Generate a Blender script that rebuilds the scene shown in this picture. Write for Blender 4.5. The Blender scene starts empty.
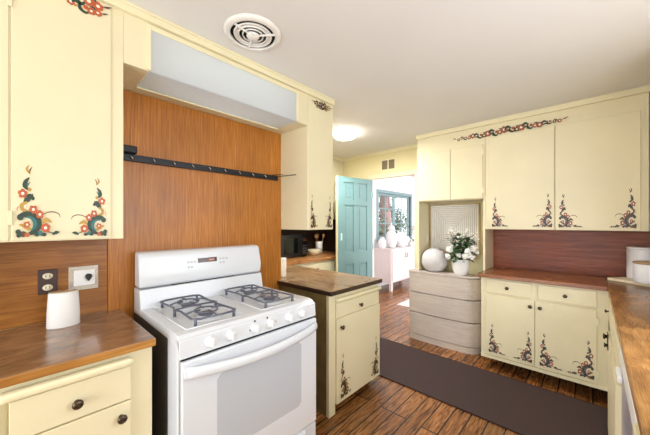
import bpy, bmesh, math, random
from mathutils import Vector, Matrix
random.seed(7)
C = bpy.context.scene.collection
PI = math.pi

# ------------------------------------------------------------------ materials
def lin(r, g, b):
    f = lambda c: (c/255/12.92) if c/255 <= 0.04045 else ((c/255+0.055)/1.055)**2.4
    return (f(r), f(g), f(b), 1)

def new_mat(name):
    m = bpy.data.materials.new(name); m.use_nodes = True
    nt = m.node_tree
    return m, nt, nt.nodes['Principled BSDF']

def paint(name, rgb, rough=0.5, var=0.04, scale=6, bump=0.0, metal=0.0, coat=0.0, spec=0.5, bscale=120):
    m, nt, p = new_mat(name)
    tc = nt.nodes.new('ShaderNodeTexCoord')
    n = nt.nodes.new('ShaderNodeTexNoise'); n.inputs['Scale'].default_value = scale; n.inputs['Detail'].default_value = 4
    nt.links.new(tc.outputs['Object'], n.inputs['Vector'])
    r = nt.nodes.new('ShaderNodeValToRGB')
    c = lin(*rgb)
    r.color_ramp.elements[0].position = 0.3; r.color_ramp.elements[1].position = 0.7
    r.color_ramp.elements[0].color = tuple(x*(1-var) for x in c[:3])+(1,)
    r.color_ramp.elements[1].color = tuple(min(1, x*(1+var)) for x in c[:3])+(1,)
    nt.links.new(n.outputs['Fac'], r.inputs['Fac'])
    nt.links.new(r.outputs['Color'], p.inputs['Base Color'])
    p.inputs['Roughness'].default_value = rough; p.inputs['Metallic'].default_value = metal
    p.inputs['Coat Weight'].default_value = coat; p.inputs['Coat Roughness'].default_value = 0.15
    p.inputs['Specular IOR Level'].default_value = spec
    if bump:
        n2 = nt.nodes.new('ShaderNodeTexNoise'); n2.inputs['Scale'].default_value = bscale
        nt.links.new(tc.outputs['Object'], n2.inputs['Vector'])
        b = nt.nodes.new('ShaderNodeBump'); b.inputs['Strength'].default_value = bump; b.inputs['Distance'].default_value = 0.002
        nt.links.new(n2.outputs['Fac'], b.inputs['Height']); nt.links.new(b.outputs['Normal'], p.inputs['Normal'])
    return m

def wood(name, dark, mid, light, axis='Z', rough=0.35, scale=1.0, stretch=14, bump=0.15, blotch=0.35, coat=0.0, spec=0.5):
    """grain runs along axis"""
    m, nt, p = new_mat(name); L = nt.links.new
    tc = nt.nodes.new('ShaderNodeTexCoord')
    mp = nt.nodes.new('ShaderNodeMapping')
    s = [stretch*scale]*3; s['XYZ'.index(axis)] = 1.0*scale
    mp.inputs['Scale'].default_value = s
    L(tc.outputs['Object'], mp.inputs['Vector'])
    n = nt.nodes.new('ShaderNodeTexNoise'); n.inputs['Scale'].default_value = 2.2; n.inputs['Detail'].default_value = 9; n.inputs['Roughness'].default_value = 0.62; n.inputs['Distortion'].default_value = 0.6
    L(mp.outputs['Vector'], n.inputs['Vector'])
    mp2 = nt.nodes.new('ShaderNodeMapping'); s2 = [70*scale]*3; s2['XYZ'.index(axis)] = 2.5*scale
    mp2.inputs['Scale'].default_value = s2
    L(tc.outputs['Object'], mp2.inputs['Vector'])
    n3 = nt.nodes.new('ShaderNodeTexNoise'); n3.inputs['Scale'].default_value = 2; n3.inputs['Detail'].default_value = 3
    L(mp2.outputs['Vector'], n3.inputs['Vector'])
    mx0 = nt.nodes.new('ShaderNodeMix'); mx0.data_type = 'FLOAT'; mx0.inputs[0].default_value = 0.4
    L(n.outputs['Fac'], mx0.inputs[2]); L(n3.outputs['Fac'], mx0.inputs[3])
    r = nt.nodes.new('ShaderNodeValToRGB'); e = r.color_ramp.elements
    e[0].position = 0.34; e[0].color = lin(*dark); e[1].position = 0.66; e[1].color = lin(*light)
    k = e.new(0.5); k.color = lin(*mid)
    L(mx0.outputs[0], r.inputs['Fac'])
    n2 = nt.nodes.new('ShaderNodeTexNoise'); n2.inputs['Scale'].default_value = 3.0; n2.inputs['Detail'].default_value = 5
    L(tc.outputs['Object'], n2.inputs['Vector'])
    r2 = nt.nodes.new('ShaderNodeValToRGB'); r2.color_ramp.elements[0].position = 0.35; r2.color_ramp.elements[1].position = 0.65
    r2.color_ramp.elements[0].color = (1-blotch, 1-blotch, 1-blotch, 1); r2.color_ramp.elements[1].color = (1+blotch*0.3,)*3+(1,)
    L(n2.outputs['Fac'], r2.inputs['Fac'])
    mx = nt.nodes.new('ShaderNodeMix'); mx.data_type = 'RGBA'; mx.blend_type = 'MULTIPLY'; mx.inputs[0].default_value = 1
    L(r.outputs['Color'], mx.inputs[6]); L(r2.outputs['Color'], mx.inputs[7])
    L(mx.outputs[2], p.inputs['Base Color'])
    rr = nt.nodes.new('ShaderNodeMapRange'); rr.inputs[1].default_value = 0.3; rr.inputs[2].default_value = 0.7
    rr.inputs[3].default_value = max(0.05, rough-0.04); rr.inputs[4].default_value = rough+0.05
    L(n2.outputs['Fac'], rr.inputs[0]); L(rr.outputs[0], p.inputs['Roughness'])
    b = nt.nodes.new('ShaderNodeBump'); b.inputs['Strength'].default_value = bump; b.inputs['Distance'].default_value = 0.002
    L(mx0.outputs[0], b.inputs['Height']); L(b.outputs['Normal'], p.inputs['Normal'])
    p.inputs['Coat Weight'].default_value = coat; p.inputs['Coat Roughness'].default_value = 0.25
    p.inputs['Specular IOR Level'].default_value = spec
    return m

def floor_mat():
    m, nt, p = new_mat('plank_floor'); L = nt.links.new
    tc = nt.nodes.new('ShaderNodeTexCoord')
    sp = nt.nodes.new('ShaderNodeSeparateXYZ'); L(tc.outputs['Object'], sp.inputs[0])
    cb = nt.nodes.new('ShaderNodeCombineXYZ'); L(sp.outputs['Y'], cb.inputs['X']); L(sp.outputs['X'], cb.inputs['Y'])
    br = nt.nodes.new('ShaderNodeTexBrick'); br.offset = 0.37; br.offset_frequency = 3
    br.inputs['Scale'].default_value = 1; br.inputs['Brick Width'].default_value = 1.9; br.inputs['Row Height'].default_value = 0.108
    br.inputs['Mortar Size'].default_value = 0.005; br.inputs['Mortar Smooth'].default_value = 0.3; br.inputs['Bias'].default_value = 0.0
    br.inputs['Color1'].default_value = (0, 0, 0, 1); br.inputs['Color2'].default_value = (1, 1, 1, 1); br.inputs['Mortar'].default_value = (0.5, 0.5, 0.5, 1)
    L(cb.outputs[0], br.inputs['Vector'])
    # shift the grain per plank
    off = nt.nodes.new('ShaderNodeVectorMath'); off.operation = 'MULTIPLY'; off.inputs[1].default_value = (7.3, 3.1, 5.7)
    L(br.outputs['Color'], off.inputs[0])
    ad = nt.nodes.new('ShaderNodeVectorMath'); ad.operation = 'ADD'
    L(cb.outputs[0], ad.inputs[0]); L(off.outputs[0], ad.inputs[1])
    mp = nt.nodes.new('ShaderNodeMapping'); mp.inputs['Scale'].default_value = (2.2, 20, 1); L(ad.outputs[0], mp.inputs['Vector'])
    n = nt.nodes.new('ShaderNodeTexNoise'); n.inputs['Scale'].default_value = 1.6; n.inputs['Detail'].default_value = 8; n.inputs['Roughness'].default_value = 0.6; n.inputs['Distortion'].default_value = 2.2
    L(mp.outputs[0], n.inputs['Vector'])
    r = nt.nodes.new('ShaderNodeValToRGB'); e = r.color_ramp.elements
    e[0].position = 0.30; e[0].color = lin(44, 25, 13); e[1].position = 0.67; e[1].color = lin(182, 126, 72)
    k = e.new(0.44); k.color = lin(130, 82, 42)
    L(n.outputs['Fac'], r.inputs['Fac'])
    tone = nt.nodes.new('ShaderNodeMapRange'); tone.inputs[3].default_value = 0.62; tone.inputs[4].default_value = 1.18
    L(br.outputs['Color'], tone.inputs[0])
    m1 = nt.nodes.new('ShaderNodeMix'); m1.data_type = 'RGBA'; m1.blend_type = 'MULTIPLY'; m1.inputs[0].default_value = 1
    L(r.outputs['Color'], m1.inputs[6]); L(tone.outputs[0], m1.inputs[7])
    m2 = nt.nodes.new('ShaderNodeMix'); m2.data_type = 'RGBA'; L(br.outputs['Fac'], m2.inputs[0])
    L(m1.outputs[2], m2.inputs[6]); m2.inputs[7].default_value = lin(26, 13, 8)
    L(m2.outputs[2], p.inputs['Base Color'])
    p.inputs['Roughness'].default_value = 0.24
    b = nt.nodes.new('ShaderNodeBump'); b.inputs['Strength'].default_value = 0.25; b.inputs['Distance'].default_value = 0.003
    iv = nt.nodes.new('ShaderNodeMath'); iv.operation = 'SUBTRACT'; L(n.outputs['Fac'], iv.inputs[0]); L(br.outputs['Fac'], iv.inputs[1])
    L(iv.outputs[0], b.inputs['Height']); L(b.outputs['Normal'], p.inputs['Normal'])
    return m

def emit(name, rgb, strength):
    m, nt, p = new_mat(name)
    p.inputs['Base Color'].default_value = lin(*rgb); p.inputs['Emission Color'].default_value = lin(*rgb)
    p.inputs['Emission Strength'].default_value = strength
    return m

def glassy(name, rgb=(255, 255, 255), rough=0.0, alpha=0.15):
    m, nt, p = new_mat(name)
    out = nt.nodes['Material Output']
    t = nt.nodes.new('ShaderNodeBsdfTransparent'); t.inputs[0].default_value = lin(*rgb)
    g = nt.nodes.new('ShaderNodeBsdfGlossy'); g.inputs['Roughness'].default_value = rough
    mx = nt.nodes.new('ShaderNodeMixShader')
    mx.inputs[0].default_value = 0.06; nt.links.new(t.outputs[0], mx.inputs[1]); nt.links.new(g.outputs[0], mx.inputs[2])
    nt.links.new(mx.outputs[0], out.inputs['Surface'])
    return m

M = dict(
    cream=paint('cream_paint', (231, 221, 187), 0.42, 0.03, 3),
    cream_edge=paint('cream_paint_trim', (235, 226, 190), 0.42, 0.03, 3),
    groove=paint('shadow_gap_brown', (120, 98, 60), 0.8, 0.05, 8),
    wallyellow=paint('yellow_wall_paint', (232, 220, 174), 0.6, 0.02, 2),
    ceiling=paint('ceiling_white', (233, 231, 228), 0.8, 0.015, 2),
    white_wall=paint('white_wall', (244, 242, 243), 0.7, 0.01, 2),
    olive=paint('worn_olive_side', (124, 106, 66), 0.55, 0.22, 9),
    dark=paint('dark_void', (24, 18, 14), 0.8, 0.1, 5),
    rangewhite=paint('white_enamel', (222, 226, 234), 0.2, 0.006, 4, spec=0.5),
    rangeside=paint('range_side_grey', (84, 78, 76), 0.5, 0.12, 6),
    rangeglass=paint('oven_glass_grey', (192, 197, 206), 0.12, 0.01, 3),
    gap=paint('dark_gap', (20, 20, 22), 0.6, 0.05, 5),
    iron=paint('cast_iron_grey', (104, 109, 124), 0.38, 0.12, 40, metal=0.35),
    display=paint('brown_display', (74, 40, 24), 0.15, 0.15, 30),
    knobwhite=paint('knob_white', (234, 236, 240), 0.3, 0.01, 8),
    print_grey=paint('print_grey', (188, 190, 196), 0.5, 0.02, 8),
    red_mark=paint('red_mark', (214, 150, 130), 0.5, 0.02, 8),
    bronze=paint('dark_bronze', (88, 74, 62), 0.22, 0.2, 30, metal=0.8),
    chrome=paint('chrome_plate', (214, 214, 216), 0.18, 0.05, 10, metal=0.9),
    blackplastic=paint('black_plastic', (20, 20, 22), 0.3, 0.1, 10),
    blacksatin=paint('black_satin_metal', (34, 34, 38), 0.35, 0.15, 30, metal=0.4),
    blackglass=paint('black_glass', (10, 12, 14), 0.06, 0.1, 6),
    plate_brown=paint('dark_brown_plate', (66, 46, 44), 0.4, 0.1, 20),
    ivory=paint('ivory_plastic', (236, 228, 206), 0.35, 0.02, 10),
    whiteplastic=paint('white_plastic', (240, 240, 242), 0.4, 0.01, 8),
    beigetop=paint('beige_top', (184, 152, 112), 0.4, 0.04, 20),
    teal=paint('teal_door_paint', (112, 148, 150), 0.45, 0.04, 3),
    teal_light=paint('teal_plate_paint', (176, 214, 216), 0.4, 0.03, 10),
    teal_dark=paint('teal_window_paint', (140, 172, 176), 0.5, 0.04, 3),
    dresser=wood('dresser_greige', (190, 176, 166), (202, 190, 181), (212, 202, 193), 'X', 0.5, 1, 22, 0.08, 0.06),
    frame=wood('frame_light_wood', (186, 160, 120), (206, 182, 142), (220, 198, 162), 'Z', 0.5, 2, 14, 0.08, 0.08),
    canvas=paint('plaster_relief', (248, 245, 240), 0.8, 0.03, 18, bump=0.2),
    canvas_shade=paint('plaster_groove_shade', (222, 216, 206), 0.85, 0.04, 18),  # darker tone paints shade into the grooves between the ribs
    ceramic=paint('matte_white_ceramic', (214, 211, 212), 0.55, 0.04, 14, bump=0.25, bscale=60),
    potwhite=paint('pot_white', (246, 246, 246), 0.35, 0.02, 12),
    leaf=paint('leaf_green', (48, 84, 40), 0.5, 0.35, 25),
    leaf2=paint('leaf_light_green', (112, 140, 92), 0.5, 0.3, 25),
    petal=paint('petal_white', (248, 248, 244), 0.6, 0.03, 25),
    twig=paint('twig', (130, 120, 84), 0.7, 0.1, 20),
    rug=paint('rug_plum_brown', (78, 64, 63), 0.95, 0.10, 90, bump=0.6, bscale=420, spec=0.1),
    rugedge=paint('rug_edge', (62, 48, 48), 0.95, 0.1, 90, spec=0.1),
    rugwhite=paint('rug_white', (238, 230, 226), 0.95, 0.04, 60, bump=0.4, bscale=300, spec=0.1),
    sideboard=paint('sideboard_pinkish_white', (240, 229, 227), 0.4, 0.02, 4),
    board=paint('cream_board', (232, 216, 186), 0.4, 0.06, 14),
    canister=paint('canister_white', (238, 238, 242), 0.3, 0.02, 8),
    lidwood=wood('lid_wood', (150, 120, 86), (176, 146, 108), (196, 166, 128), 'X', 0.5, 2, 10, 0.1, 0.1),
    spoonwood=wood('spoon_wood', (150, 104, 62), (176, 126, 80), (198, 150, 102), 'Z', 0.5, 3, 10, 0.1, 0.1),
    bowlwood=paint('beige_bowl', (206, 192, 160), 0.5, 0.08, 20),
    dishgrey=paint('dishwasher_grey', (176, 172, 190), 0.3, 0.04, 4, metal=0.25),
    ventgrey=paint('vent_slot', (20, 19, 18), 0.8, 0.05, 10),
    ventwhite=paint('vent_white', (238, 236, 230), 0.45, 0.02, 8),
    grille=paint('grille_brown', (128, 112, 84), 0.6, 0.1, 20),
    panel=wood('panel_vertical', (150, 86, 26), (182, 113, 38), (202, 138, 58), 'Z', 0.36, 1.6, 34, 0.06, 0.16),
    splashL=wood('splash_left', (118, 66, 20), (156, 96, 34), (184, 124, 54), 'Y', 0.36, 1.2, 14, 0.08, 0.3),
    splashF=wood('splash_far', (108, 50, 28), (140, 72, 44), (166, 96, 62), 'X', 0.36, 1.2, 14, 0.06, 0.25, spec=0.3),
    topL=wood('counter_left', (112, 78, 50), (142, 104, 70), (170, 132, 96), 'Y', 0.2, 3.4, 2.5, 0.05, 0.25, coat=0.4),
    edgeL=wood('counter_left_edge', (144, 90, 34), (172, 116, 50), (194, 140, 72), 'Y', 0.35, 1.0, 14, 0.12, 0.2),
    topP=wood('counter_peninsula', (118, 90, 62), (146, 114, 80), (172, 140, 104), 'X', 0.26, 1.0, 12, 0.03, 0.14),
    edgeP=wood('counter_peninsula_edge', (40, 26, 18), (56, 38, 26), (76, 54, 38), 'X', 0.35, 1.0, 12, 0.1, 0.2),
    topN=wood('counter_nook', (140, 88, 44), (172, 116, 66), (196, 142, 92), 'Y', 0.3, 1.0, 10, 0.12, 0.2),
    topF=wood('counter_far', (116, 66, 36), (144, 88, 52), (168, 112, 72), 'X', 0.24, 1.6, 16, 0.03, 0.15),
    topR=wood('counter_right', (100, 64, 32), (140, 96, 50), (170, 126, 74), 'Y', 0.24, 2.4, 4, 0.14, 0.4),
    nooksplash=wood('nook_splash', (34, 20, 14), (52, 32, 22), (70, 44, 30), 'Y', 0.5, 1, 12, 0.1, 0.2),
    floor=floor_mat(),
    # folk-painting colours
    p_teal=paint('paint_teal', (44, 112, 116), 0.45, 0.1, 60),
    p_dark=paint('paint_dark_green', (42, 66, 52), 0.45, 0.15, 60),
    p_red=paint('paint_red', (192, 92, 54), 0.45, 0.1, 60),
    p_ochre=paint('paint_ochre', (190, 148, 66), 0.45, 0.1, 60),
    p_white=paint('paint_white', (244, 236, 220), 0.45, 0.03, 60),
    p_brown=paint('paint_brown', (98, 66, 50), 0.45, 0.15, 60),
    p_plum=paint('paint_plum', (112, 92, 104), 0.45, 0.15, 60),
    p_dusk=paint('paint_dusk', (66, 66, 64), 0.45, 0.15, 60),
    p_olive=paint('paint_olive', (74, 62, 36), 0.45, 0.15, 60),
    p_rust=paint('paint_rust', (158, 92, 62), 0.45, 0.12, 60),
    lampglow=emit('lamp_glow', (255, 250, 240), 22.0),
    tubeglow=emit('tube_glow', (250, 250, 250), 4.5),
    frost=None, pane=glassy('clear_pane'),
    bark=paint('bark_pinkish', (150, 120, 116), 0.9, 0.3, 14),
    tree1=paint('tree_leaf', (104, 138, 88), 0.7, 0.4, 5),
    tree2=paint('tree_leaf_dark', (78, 110, 74), 0.7, 0.4, 5),
    ground=paint('ground_green', (110, 124, 84), 0.9, 0.2, 2),
)
def frost():
    m, nt, p = new_mat('frosted_glass')
    tc = nt.nodes.new('ShaderNodeTexCoord'); n = nt.nodes.new('ShaderNodeTexNoise'); n.inputs['Scale'].default_value = 160
    nt.links.new(tc.outputs['Object'], n.inputs['Vector'])
    b = nt.nodes.new('ShaderNodeBump'); b.inputs['Strength'].default_value = 0.1; b.inputs['Distance'].default_value = 0.001
    nt.links.new(n.outputs['Fac'], b.inputs['Height']); nt.links.new(b.outputs['Normal'], p.inputs['Normal'])
    p.inputs['Base Color'].default_value = lin(216, 219, 222); p.inputs['Roughness'].default_value = 0.22
    tr = nt.nodes.new('ShaderNodeBsdfTranslucent'); tr.inputs[0].default_value = lin(236, 240, 244)
    mx = nt.nodes.new('ShaderNodeMixShader'); mx.inputs[0].default_value = 0.5
    nt.links.new(p.outputs[0], mx.inputs[1]); nt.links.new(tr.outputs[0], mx.inputs[2]); nt.links.new(mx.outputs[0], nt.nodes['Material Output'].inputs['Surface'])
    return m
M['frost'] = frost()

# ------------------------------------------------------------------ mesh helpers
def NB(): return bmesh.new()

def box(bm, x0, x1, y0, y1, z0, z1, r=0.0, seg=2, mi=0, mat=None):
    if x1 < x0: x0, x1 = x1, x0
    if y1 < y0: y0, y1 = y1, y0
    if z1 < z0: z0, z1 = z1, z0
    g = bmesh.ops.create_cube(bm, size=1.0)
    vs = g['verts']
    for v in vs:
        v.co = Vector(((v.co.x+.5)*(x1-x0)+x0, (v.co.y+.5)*(y1-y0)+y0, (v.co.z+.5)*(z1-z0)+z0))
    fs = list({f for v in vs for f in v.link_faces})
    for f in fs: f.material_index = mi
    if r > 0:
        r = min(r, 0.49*min(x1-x0, y1-y0, z1-z0))
        es = list({e for v in vs for e in v.link_edges})
        res = bmesh.ops.bevel(bm, geom=es, offset=r, segments=seg, profile=0.5, affect='EDGES')
        vs = list({v for f in res['faces'] for v in f.verts} | {v for v in vs if v.is_valid})
        for f in {f for v in vs for f in v.link_faces}: f.material_index = mi
    if mat is not None:
        for v in vs: v.co = mat @ v.co
    return vs

def tube(bm, pts, r, n=8, mi=0, closed=False, r2=None):
    pts = [Vector(p) for p in pts]; rings = []
    N = len(pts)
    up = None
    for i, p in enumerate(pts):
        if closed: d = pts[(i+1) % N]-pts[i-1]
        else: d = pts[min(i+1, N-1)]-pts[max(i-1, 0)]
        d.normalize()
        if up is None:
            up = Vector((0, 0, 1)) if abs(d.z) < 0.9 else Vector((1, 0, 0))
        a = d.cross(up)
        if a.length < 1e-5: a = d.cross(Vector((0, 1, 0)))
        a.normalize(); b = a.cross(d).normalized(); up = b
        rr = r if r2 is None else r+(r2-r)*i/(N-1)
        rings.append([bm.verts.new(p+a*math.cos(2*PI*k/n)*rr+b*math.sin(2*PI*k/n)*rr) for k in range(n)])
    rng = range(N) if closed else range(N-1)
    for i in rng:
        A, B = rings[i], rings[(i+1) % N]
        for k in range(n):
            f = bm.faces.new((A[k], A[(k+1) % n], B[(k+1) % n], B[k])); f.material_index = mi; f.smooth = True
    if not closed:
        f = bm.faces.new(rings[0][::-1]); f.material_index = mi
        f = bm.faces.new(rings[-1]); f.material_index = mi

def lathe(bm, prof, n=28, o=(0, 0, 0), mi=0, sx=1, sy=1, rot=None, smooth=True):
    o = Vector(o); rings = []
    R = rot.to_3x3() if rot is not None else Matrix.Identity(3)
    for r, z in prof:
        if r < 1e-6:
            rings.append([bm.verts.new(o+R @ Vector((0, 0, z)))])
        else:
            rings.append([bm.verts.new(o+R @ Vector((r*sx*math.cos(2*PI*k/n), r*sy*math.sin(2*PI*k/n), z))) for k in range(n)])
    for A, B in zip(rings, rings[1:]):
        for k in range(n):
            k2 = (k+1) % n
            if len(A) == 1 and len(B) == 1: continue
            if len(A) == 1: vs = (A[0], B[k2], B[k])
            elif len(B) == 1: vs = (A[k], A[k2], B[0])
            else: vs = (A[k], A[k2], B[k2], B[k])
            f = bm.faces.new(vs); f.material_index = mi; f.smooth = smooth
    for ring, rev in ((rings[0], True), (rings[-1], False)):
        if len(ring) > 1:
            f = bm.faces.new(ring[::-1] if rev else ring); f.material_index = mi

def prism(bm, poly, z0, z1, mi=0, axis='Z', r=0.0, sidemi=None):
    """poly in the plane normal to axis: Z->(x,y), X->(y,z), Y->(x,z)"""
    def P(a, b, h):
        return {'Z': (a, b, h), 'X': (h, a, b), 'Y': (a, h, b)}[axis]
    A = [bm.verts.new(P(a, b, z0)) for a, b in poly]; B = [bm.verts.new(P(a, b, z1)) for a, b in poly]
    n = len(poly); fs = []
    fs.append(bm.faces.new(A[::-1])); fs.append(bm.faces.new(B))
    for k in range(n):
        f = bm.faces.new((A[k], A[(k+1) % n], B[(k+1) % n], B[k])); f.material_index = mi if sidemi is None else sidemi
    for f in fs: f.material_index = mi
    if r:
        es = [e for e in {e for v in A+B for e in v.link_edges}]
        bmesh.ops.bevel(bm, geom=es, offset=r, segments=2, profile=0.5, affect='EDGES')

def sph(bm, c, r, sx=1, sy=1, sz=1, u=14, v=9, mi=0):
    res = bmesh.ops.create_uvsphere(bm, u_segments=u, v_segments=v, radius=r)
    for w in res['verts']:
        w.co = Vector((w.co.x*sx+c[0], w.co.y*sy+c[1], w.co.z*sz+c[2]))
        for f in w.link_faces: f.smooth = True; f.material_index = mi

def wpos(o):
    p = Vector((0, 0, 0))
    while o is not None:
        p += Vector(o.location); o = o.parent
    return p

def obj(name, bm, mats, parent=None, origin=None, label=None, smooth=False, local=False):
    if not isinstance(mats, (list, tuple)): mats = [mats]
    bmesh.ops.recalc_face_normals(bm, faces=bm.faces)
    me = bpy.data.meshes.new(name)
    off = Vector((0, 0, 0))
    if parent is not None and not local: off = wpos(parent)
    elif origin is not None: off = Vector(origin)
    if off.length:
        bmesh.ops.translate(bm, verts=bm.verts, vec=-off)
    if smooth:
        for f in bm.faces: f.smooth = True
    bm.to_mesh(me); bm.free()
    for m in mats: me.materials.append(m)
    o = bpy.data.objects.new(name, me); C.objects.link(o)
    if parent is not None: o.parent = parent
    elif origin is not None: o.location = origin
    if label: o['label'] = label
    return o

def thing(name, label, cat, loc=(0, 0, 0), rz=0, group=None, kind=None):
    o = bpy.data.objects.new(name, None); C.objects.link(o)
    o.empty_display_size = 0.1
    o.location = loc; o.rotation_euler = (0, 0, rz)
    if kind: o['kind'] = kind
    o['label'] = label; o['category'] = cat
    if group: o['group'] = group
    return o

def tag(o, label, cat, group=None, kind=None):
    o['label'] = label; o['category'] = cat
    if group: o['group'] = group
    if kind: o['kind'] = kind
    return o

def struct(name, bm, m, parent=None, label=None, cat=None):
    o = obj(name, bm, m, parent)
    if parent is None: o['kind'] = 'structure'
    if label: o['label'] = label
    if cat: o['category'] = cat
    return o

def bx(x0, x1, y0, y1, z0, z1, r=0.0, seg=2):
    bm = NB(); box(bm, x0, x1, y0, y1, z0, z1, r, seg); return bm

# face frames: a is the horizontal coordinate along the face, d the distance out of it
def face(ori, plane):
    if ori == '+X': return lambda a, z, d=0: Vector((plane+d, a, z))
    if ori == '-X': return lambda a, z, d=0: Vector((plane-d, a, z))
    if ori == '-Y': return lambda a, z, d=0: Vector((a, plane-d, z))

def fbox(bm, ori, plane, a0, a1, z0, z1, d0, d1, r=0.0, mi=0):
    F = face(ori, plane); p, q = F(a0, z0, d0), F(a1, z1, d1)
    return box(bm, p.x, q.x, p.y, q.y, p.z, q.z, r, 2, mi)

# ------------------------------------------------------------------ folk painting (thin paint on the door faces)
ORN_PAL = {   # slots 1.. : main scroll, dark leaf, flower, ochre leaf, light, brown
    'left': ['p_teal', 'p_dark', 'p_red', 'p_ochre', 'p_white', 'p_brown'],
    'far': ['p_plum', 'p_dusk', 'p_rust', 'p_brown', 'p_white', 'p_olive'],
    'dark': ['p_olive', 'p_olive', 'p_brown', 'p_ochre', 'p_white', 'p_brown'],
}
class Painter:
    def __init__(s, bm, F, a0, z0, k, sx=1.0, mirror=False, d=0.0006):
        s.bm, s.F, s.a0, s.z0, s.k, s.sx, s.m, s.d = bm, F, a0, z0, k, sx*(-1 if mirror else 1), mirror, d
    def pt(s, p):
        return s.bm.verts.new(s.F(s.a0+p[0]*s.k*s.sx, s.z0+p[1]*s.k, s.d))
    def step(s): s.d += 0.00012
    def poly(s, pts, mi):
        s.step(); f = s.bm.faces.new([s.pt(p) for p in pts]); f.material_index = mi
    def disc(s, c, r, mi, n=10, sq=1.0):
        s.poly([(c[0]+r*math.cos(2*PI*i/n), c[1]+r*sq*math.sin(2*PI*i/n)) for i in range(n)], mi)
    def stroke(s, pts, ws, mi, n=5):
        s.step()
        P = [Vector(p) for p in pts]; Q = []; W = []
        for i in range(len(P)-1):
            p0, p1, p2, p3 = P[max(i-1, 0)], P[i], P[i+1], P[min(i+2, len(P)-1)]
            w1, w2 = ws[i], ws[i+1]
            for j in range(n):
                t = j/n
                Q.append(0.5*((2*p1)+(p2-p0)*t+(2*p0-5*p1+4*p2-p3)*t*t+(3*p1-p0-3*p2+p3)*t**3)); W.append(w1+(w2-w1)*t)
        Q.append(P[-1]); W.append(ws[-1])
        prev = None
        for i, q in enumerate(Q):
            t = (Q[min(i+1, len(Q)-1)]-Q[max(i-1, 0)]); t.normalize(); nn = Vector((-t.y, t.x))
            w = max(W[i], 0.0008)/2
            cur = (s.pt(q+nn*w), s.pt(q-nn*w))
            if prev:
                f = s.bm.faces.new((prev[0], prev[1], cur[1], cur[0])); f.material_index = mi
            prev = cur
    def flower(s, c, r, mi, ci, n=5, ph=0.3):
        for i in range(n):
            a = ph+2*PI*i/n
            s.disc((c[0]+r*0.62*math.cos(a), c[1]+r*0.62*math.sin(a)), r*0.46, mi, 8)
        s.disc(c, r*0.36, ci, 8)

def corner_ornament(bm, F, a, z, h, width=1.0, mirror=False, tail=False):
    """a,z: lower outer corner; h: height of the spray"""
    p = Painter(bm, F, a, z, h, width, mirror)
    g = lambda x, y: ((x-40)/380, (410-y)/380)
    G = lambda *q: [g(*t) for t in q]
    W = lambda *q: [w/380 for w in q]
    T, D, R, O, L, B = 1, 2, 3, 4, 5, 6
    # tendrils
    p.stroke(G((175, 292), (200, 278), (235, 275), (262, 286), (270, 304)), W(3, 5, 6, 5, 2), B)
    p.stroke(G((50, 250), (42, 262), (46, 275)), W(2, 4, 1), R)
    p.stroke(G((178, 380), (205, 384), (235, 392)), W(4, 5, 4), D)
    # top wisps
    p.stroke(G((102, 32), (90, 50), (98, 66), (108, 78)), W(3, 12, 12, 2), O)
    p.stroke(G((118, 40), (108, 55), (104, 78)), W(2, 7, 2), B)
    # stem leaves
    p.stroke(G((104, 96), (86, 118), (82, 142), (100, 164)), W(4, 22, 26, 4), D)
    p.stroke(G((108, 120), (96, 134), (92, 152)), W(2, 9, 3), T)
    p.disc(g(105, 160), 10/380, O)
    p.stroke(G((128, 212), (108, 196), (92, 212), (74, 236)), W(12, 30, 32, 6), D)
    p.stroke(G((122, 182), (112, 198), (104, 214)), W(3, 18, 6), D)
    p.stroke(G((92, 224), (68, 244), (74, 266), (98, 278)), W(8, 26, 24, 5), O)
    p.stroke(G((88, 236), (78, 250), (84, 264)), W(2, 8, 2), L)
    p.flower(g(70, 182), 24/380, R, L)
    # big scroll
    p.stroke(G((168, 338), (190, 318), (224, 332)), W(6, 26, 3), O)
    p.stroke(G((168, 346), (190, 344), (214, 352)), W(4, 14, 2), O)
    p.stroke(G((52, 344), (80, 352), (108, 372)), W(4, 22, 18), O)
    p.stroke(G((58, 306), (74, 292), (112, 294), (142, 318), (144, 354), (122, 384), (92, 394)), W(22, 28, 36, 44, 42, 26, 6), D)
    p.stroke(G((84, 306), (112, 308), (132, 330), (130, 356), (112, 378)), W(4, 14, 22, 18, 4), T)
    p.disc(g(58, 306), 17/380, D)
    p.flower(g(124, 264), 22/380, R, L, 5, 0.9)
    p.flower(g(158, 290), 22/380, R, L)
    p.flower(g(188, 362), 25/380, R, L, 6)
    p.flower(g(92, 344), 17/380, R, L, 5, 1.2)
    # base
    p.disc(g(72, 394), 20/380, B, 9, 0.8); p.disc(g(92, 398), 15/380, R, 8, 0.8)
    p.disc(g(48, 382), 14/380, D); p.disc(g(50, 400), 12/380, D)
    p.disc(g(142, 396), 15/380, D, 9, 0.8); p.disc(g(162, 390), 13/380, T, 9); p.disc(g(180, 398), 14/380, D, 9, 0.7)
    p.stroke(G((226, 398), (246, 388), (266, 386)), W(8, 20, 3), D)
    if tail:
        p.stroke(G((240, 400), (290, 398), (340, 402)), W(8, 8, 2), B)
        for x in (270, 292, 312): p.disc(g(x, 398), 9/380, D if x != 292 else R, 7)

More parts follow.
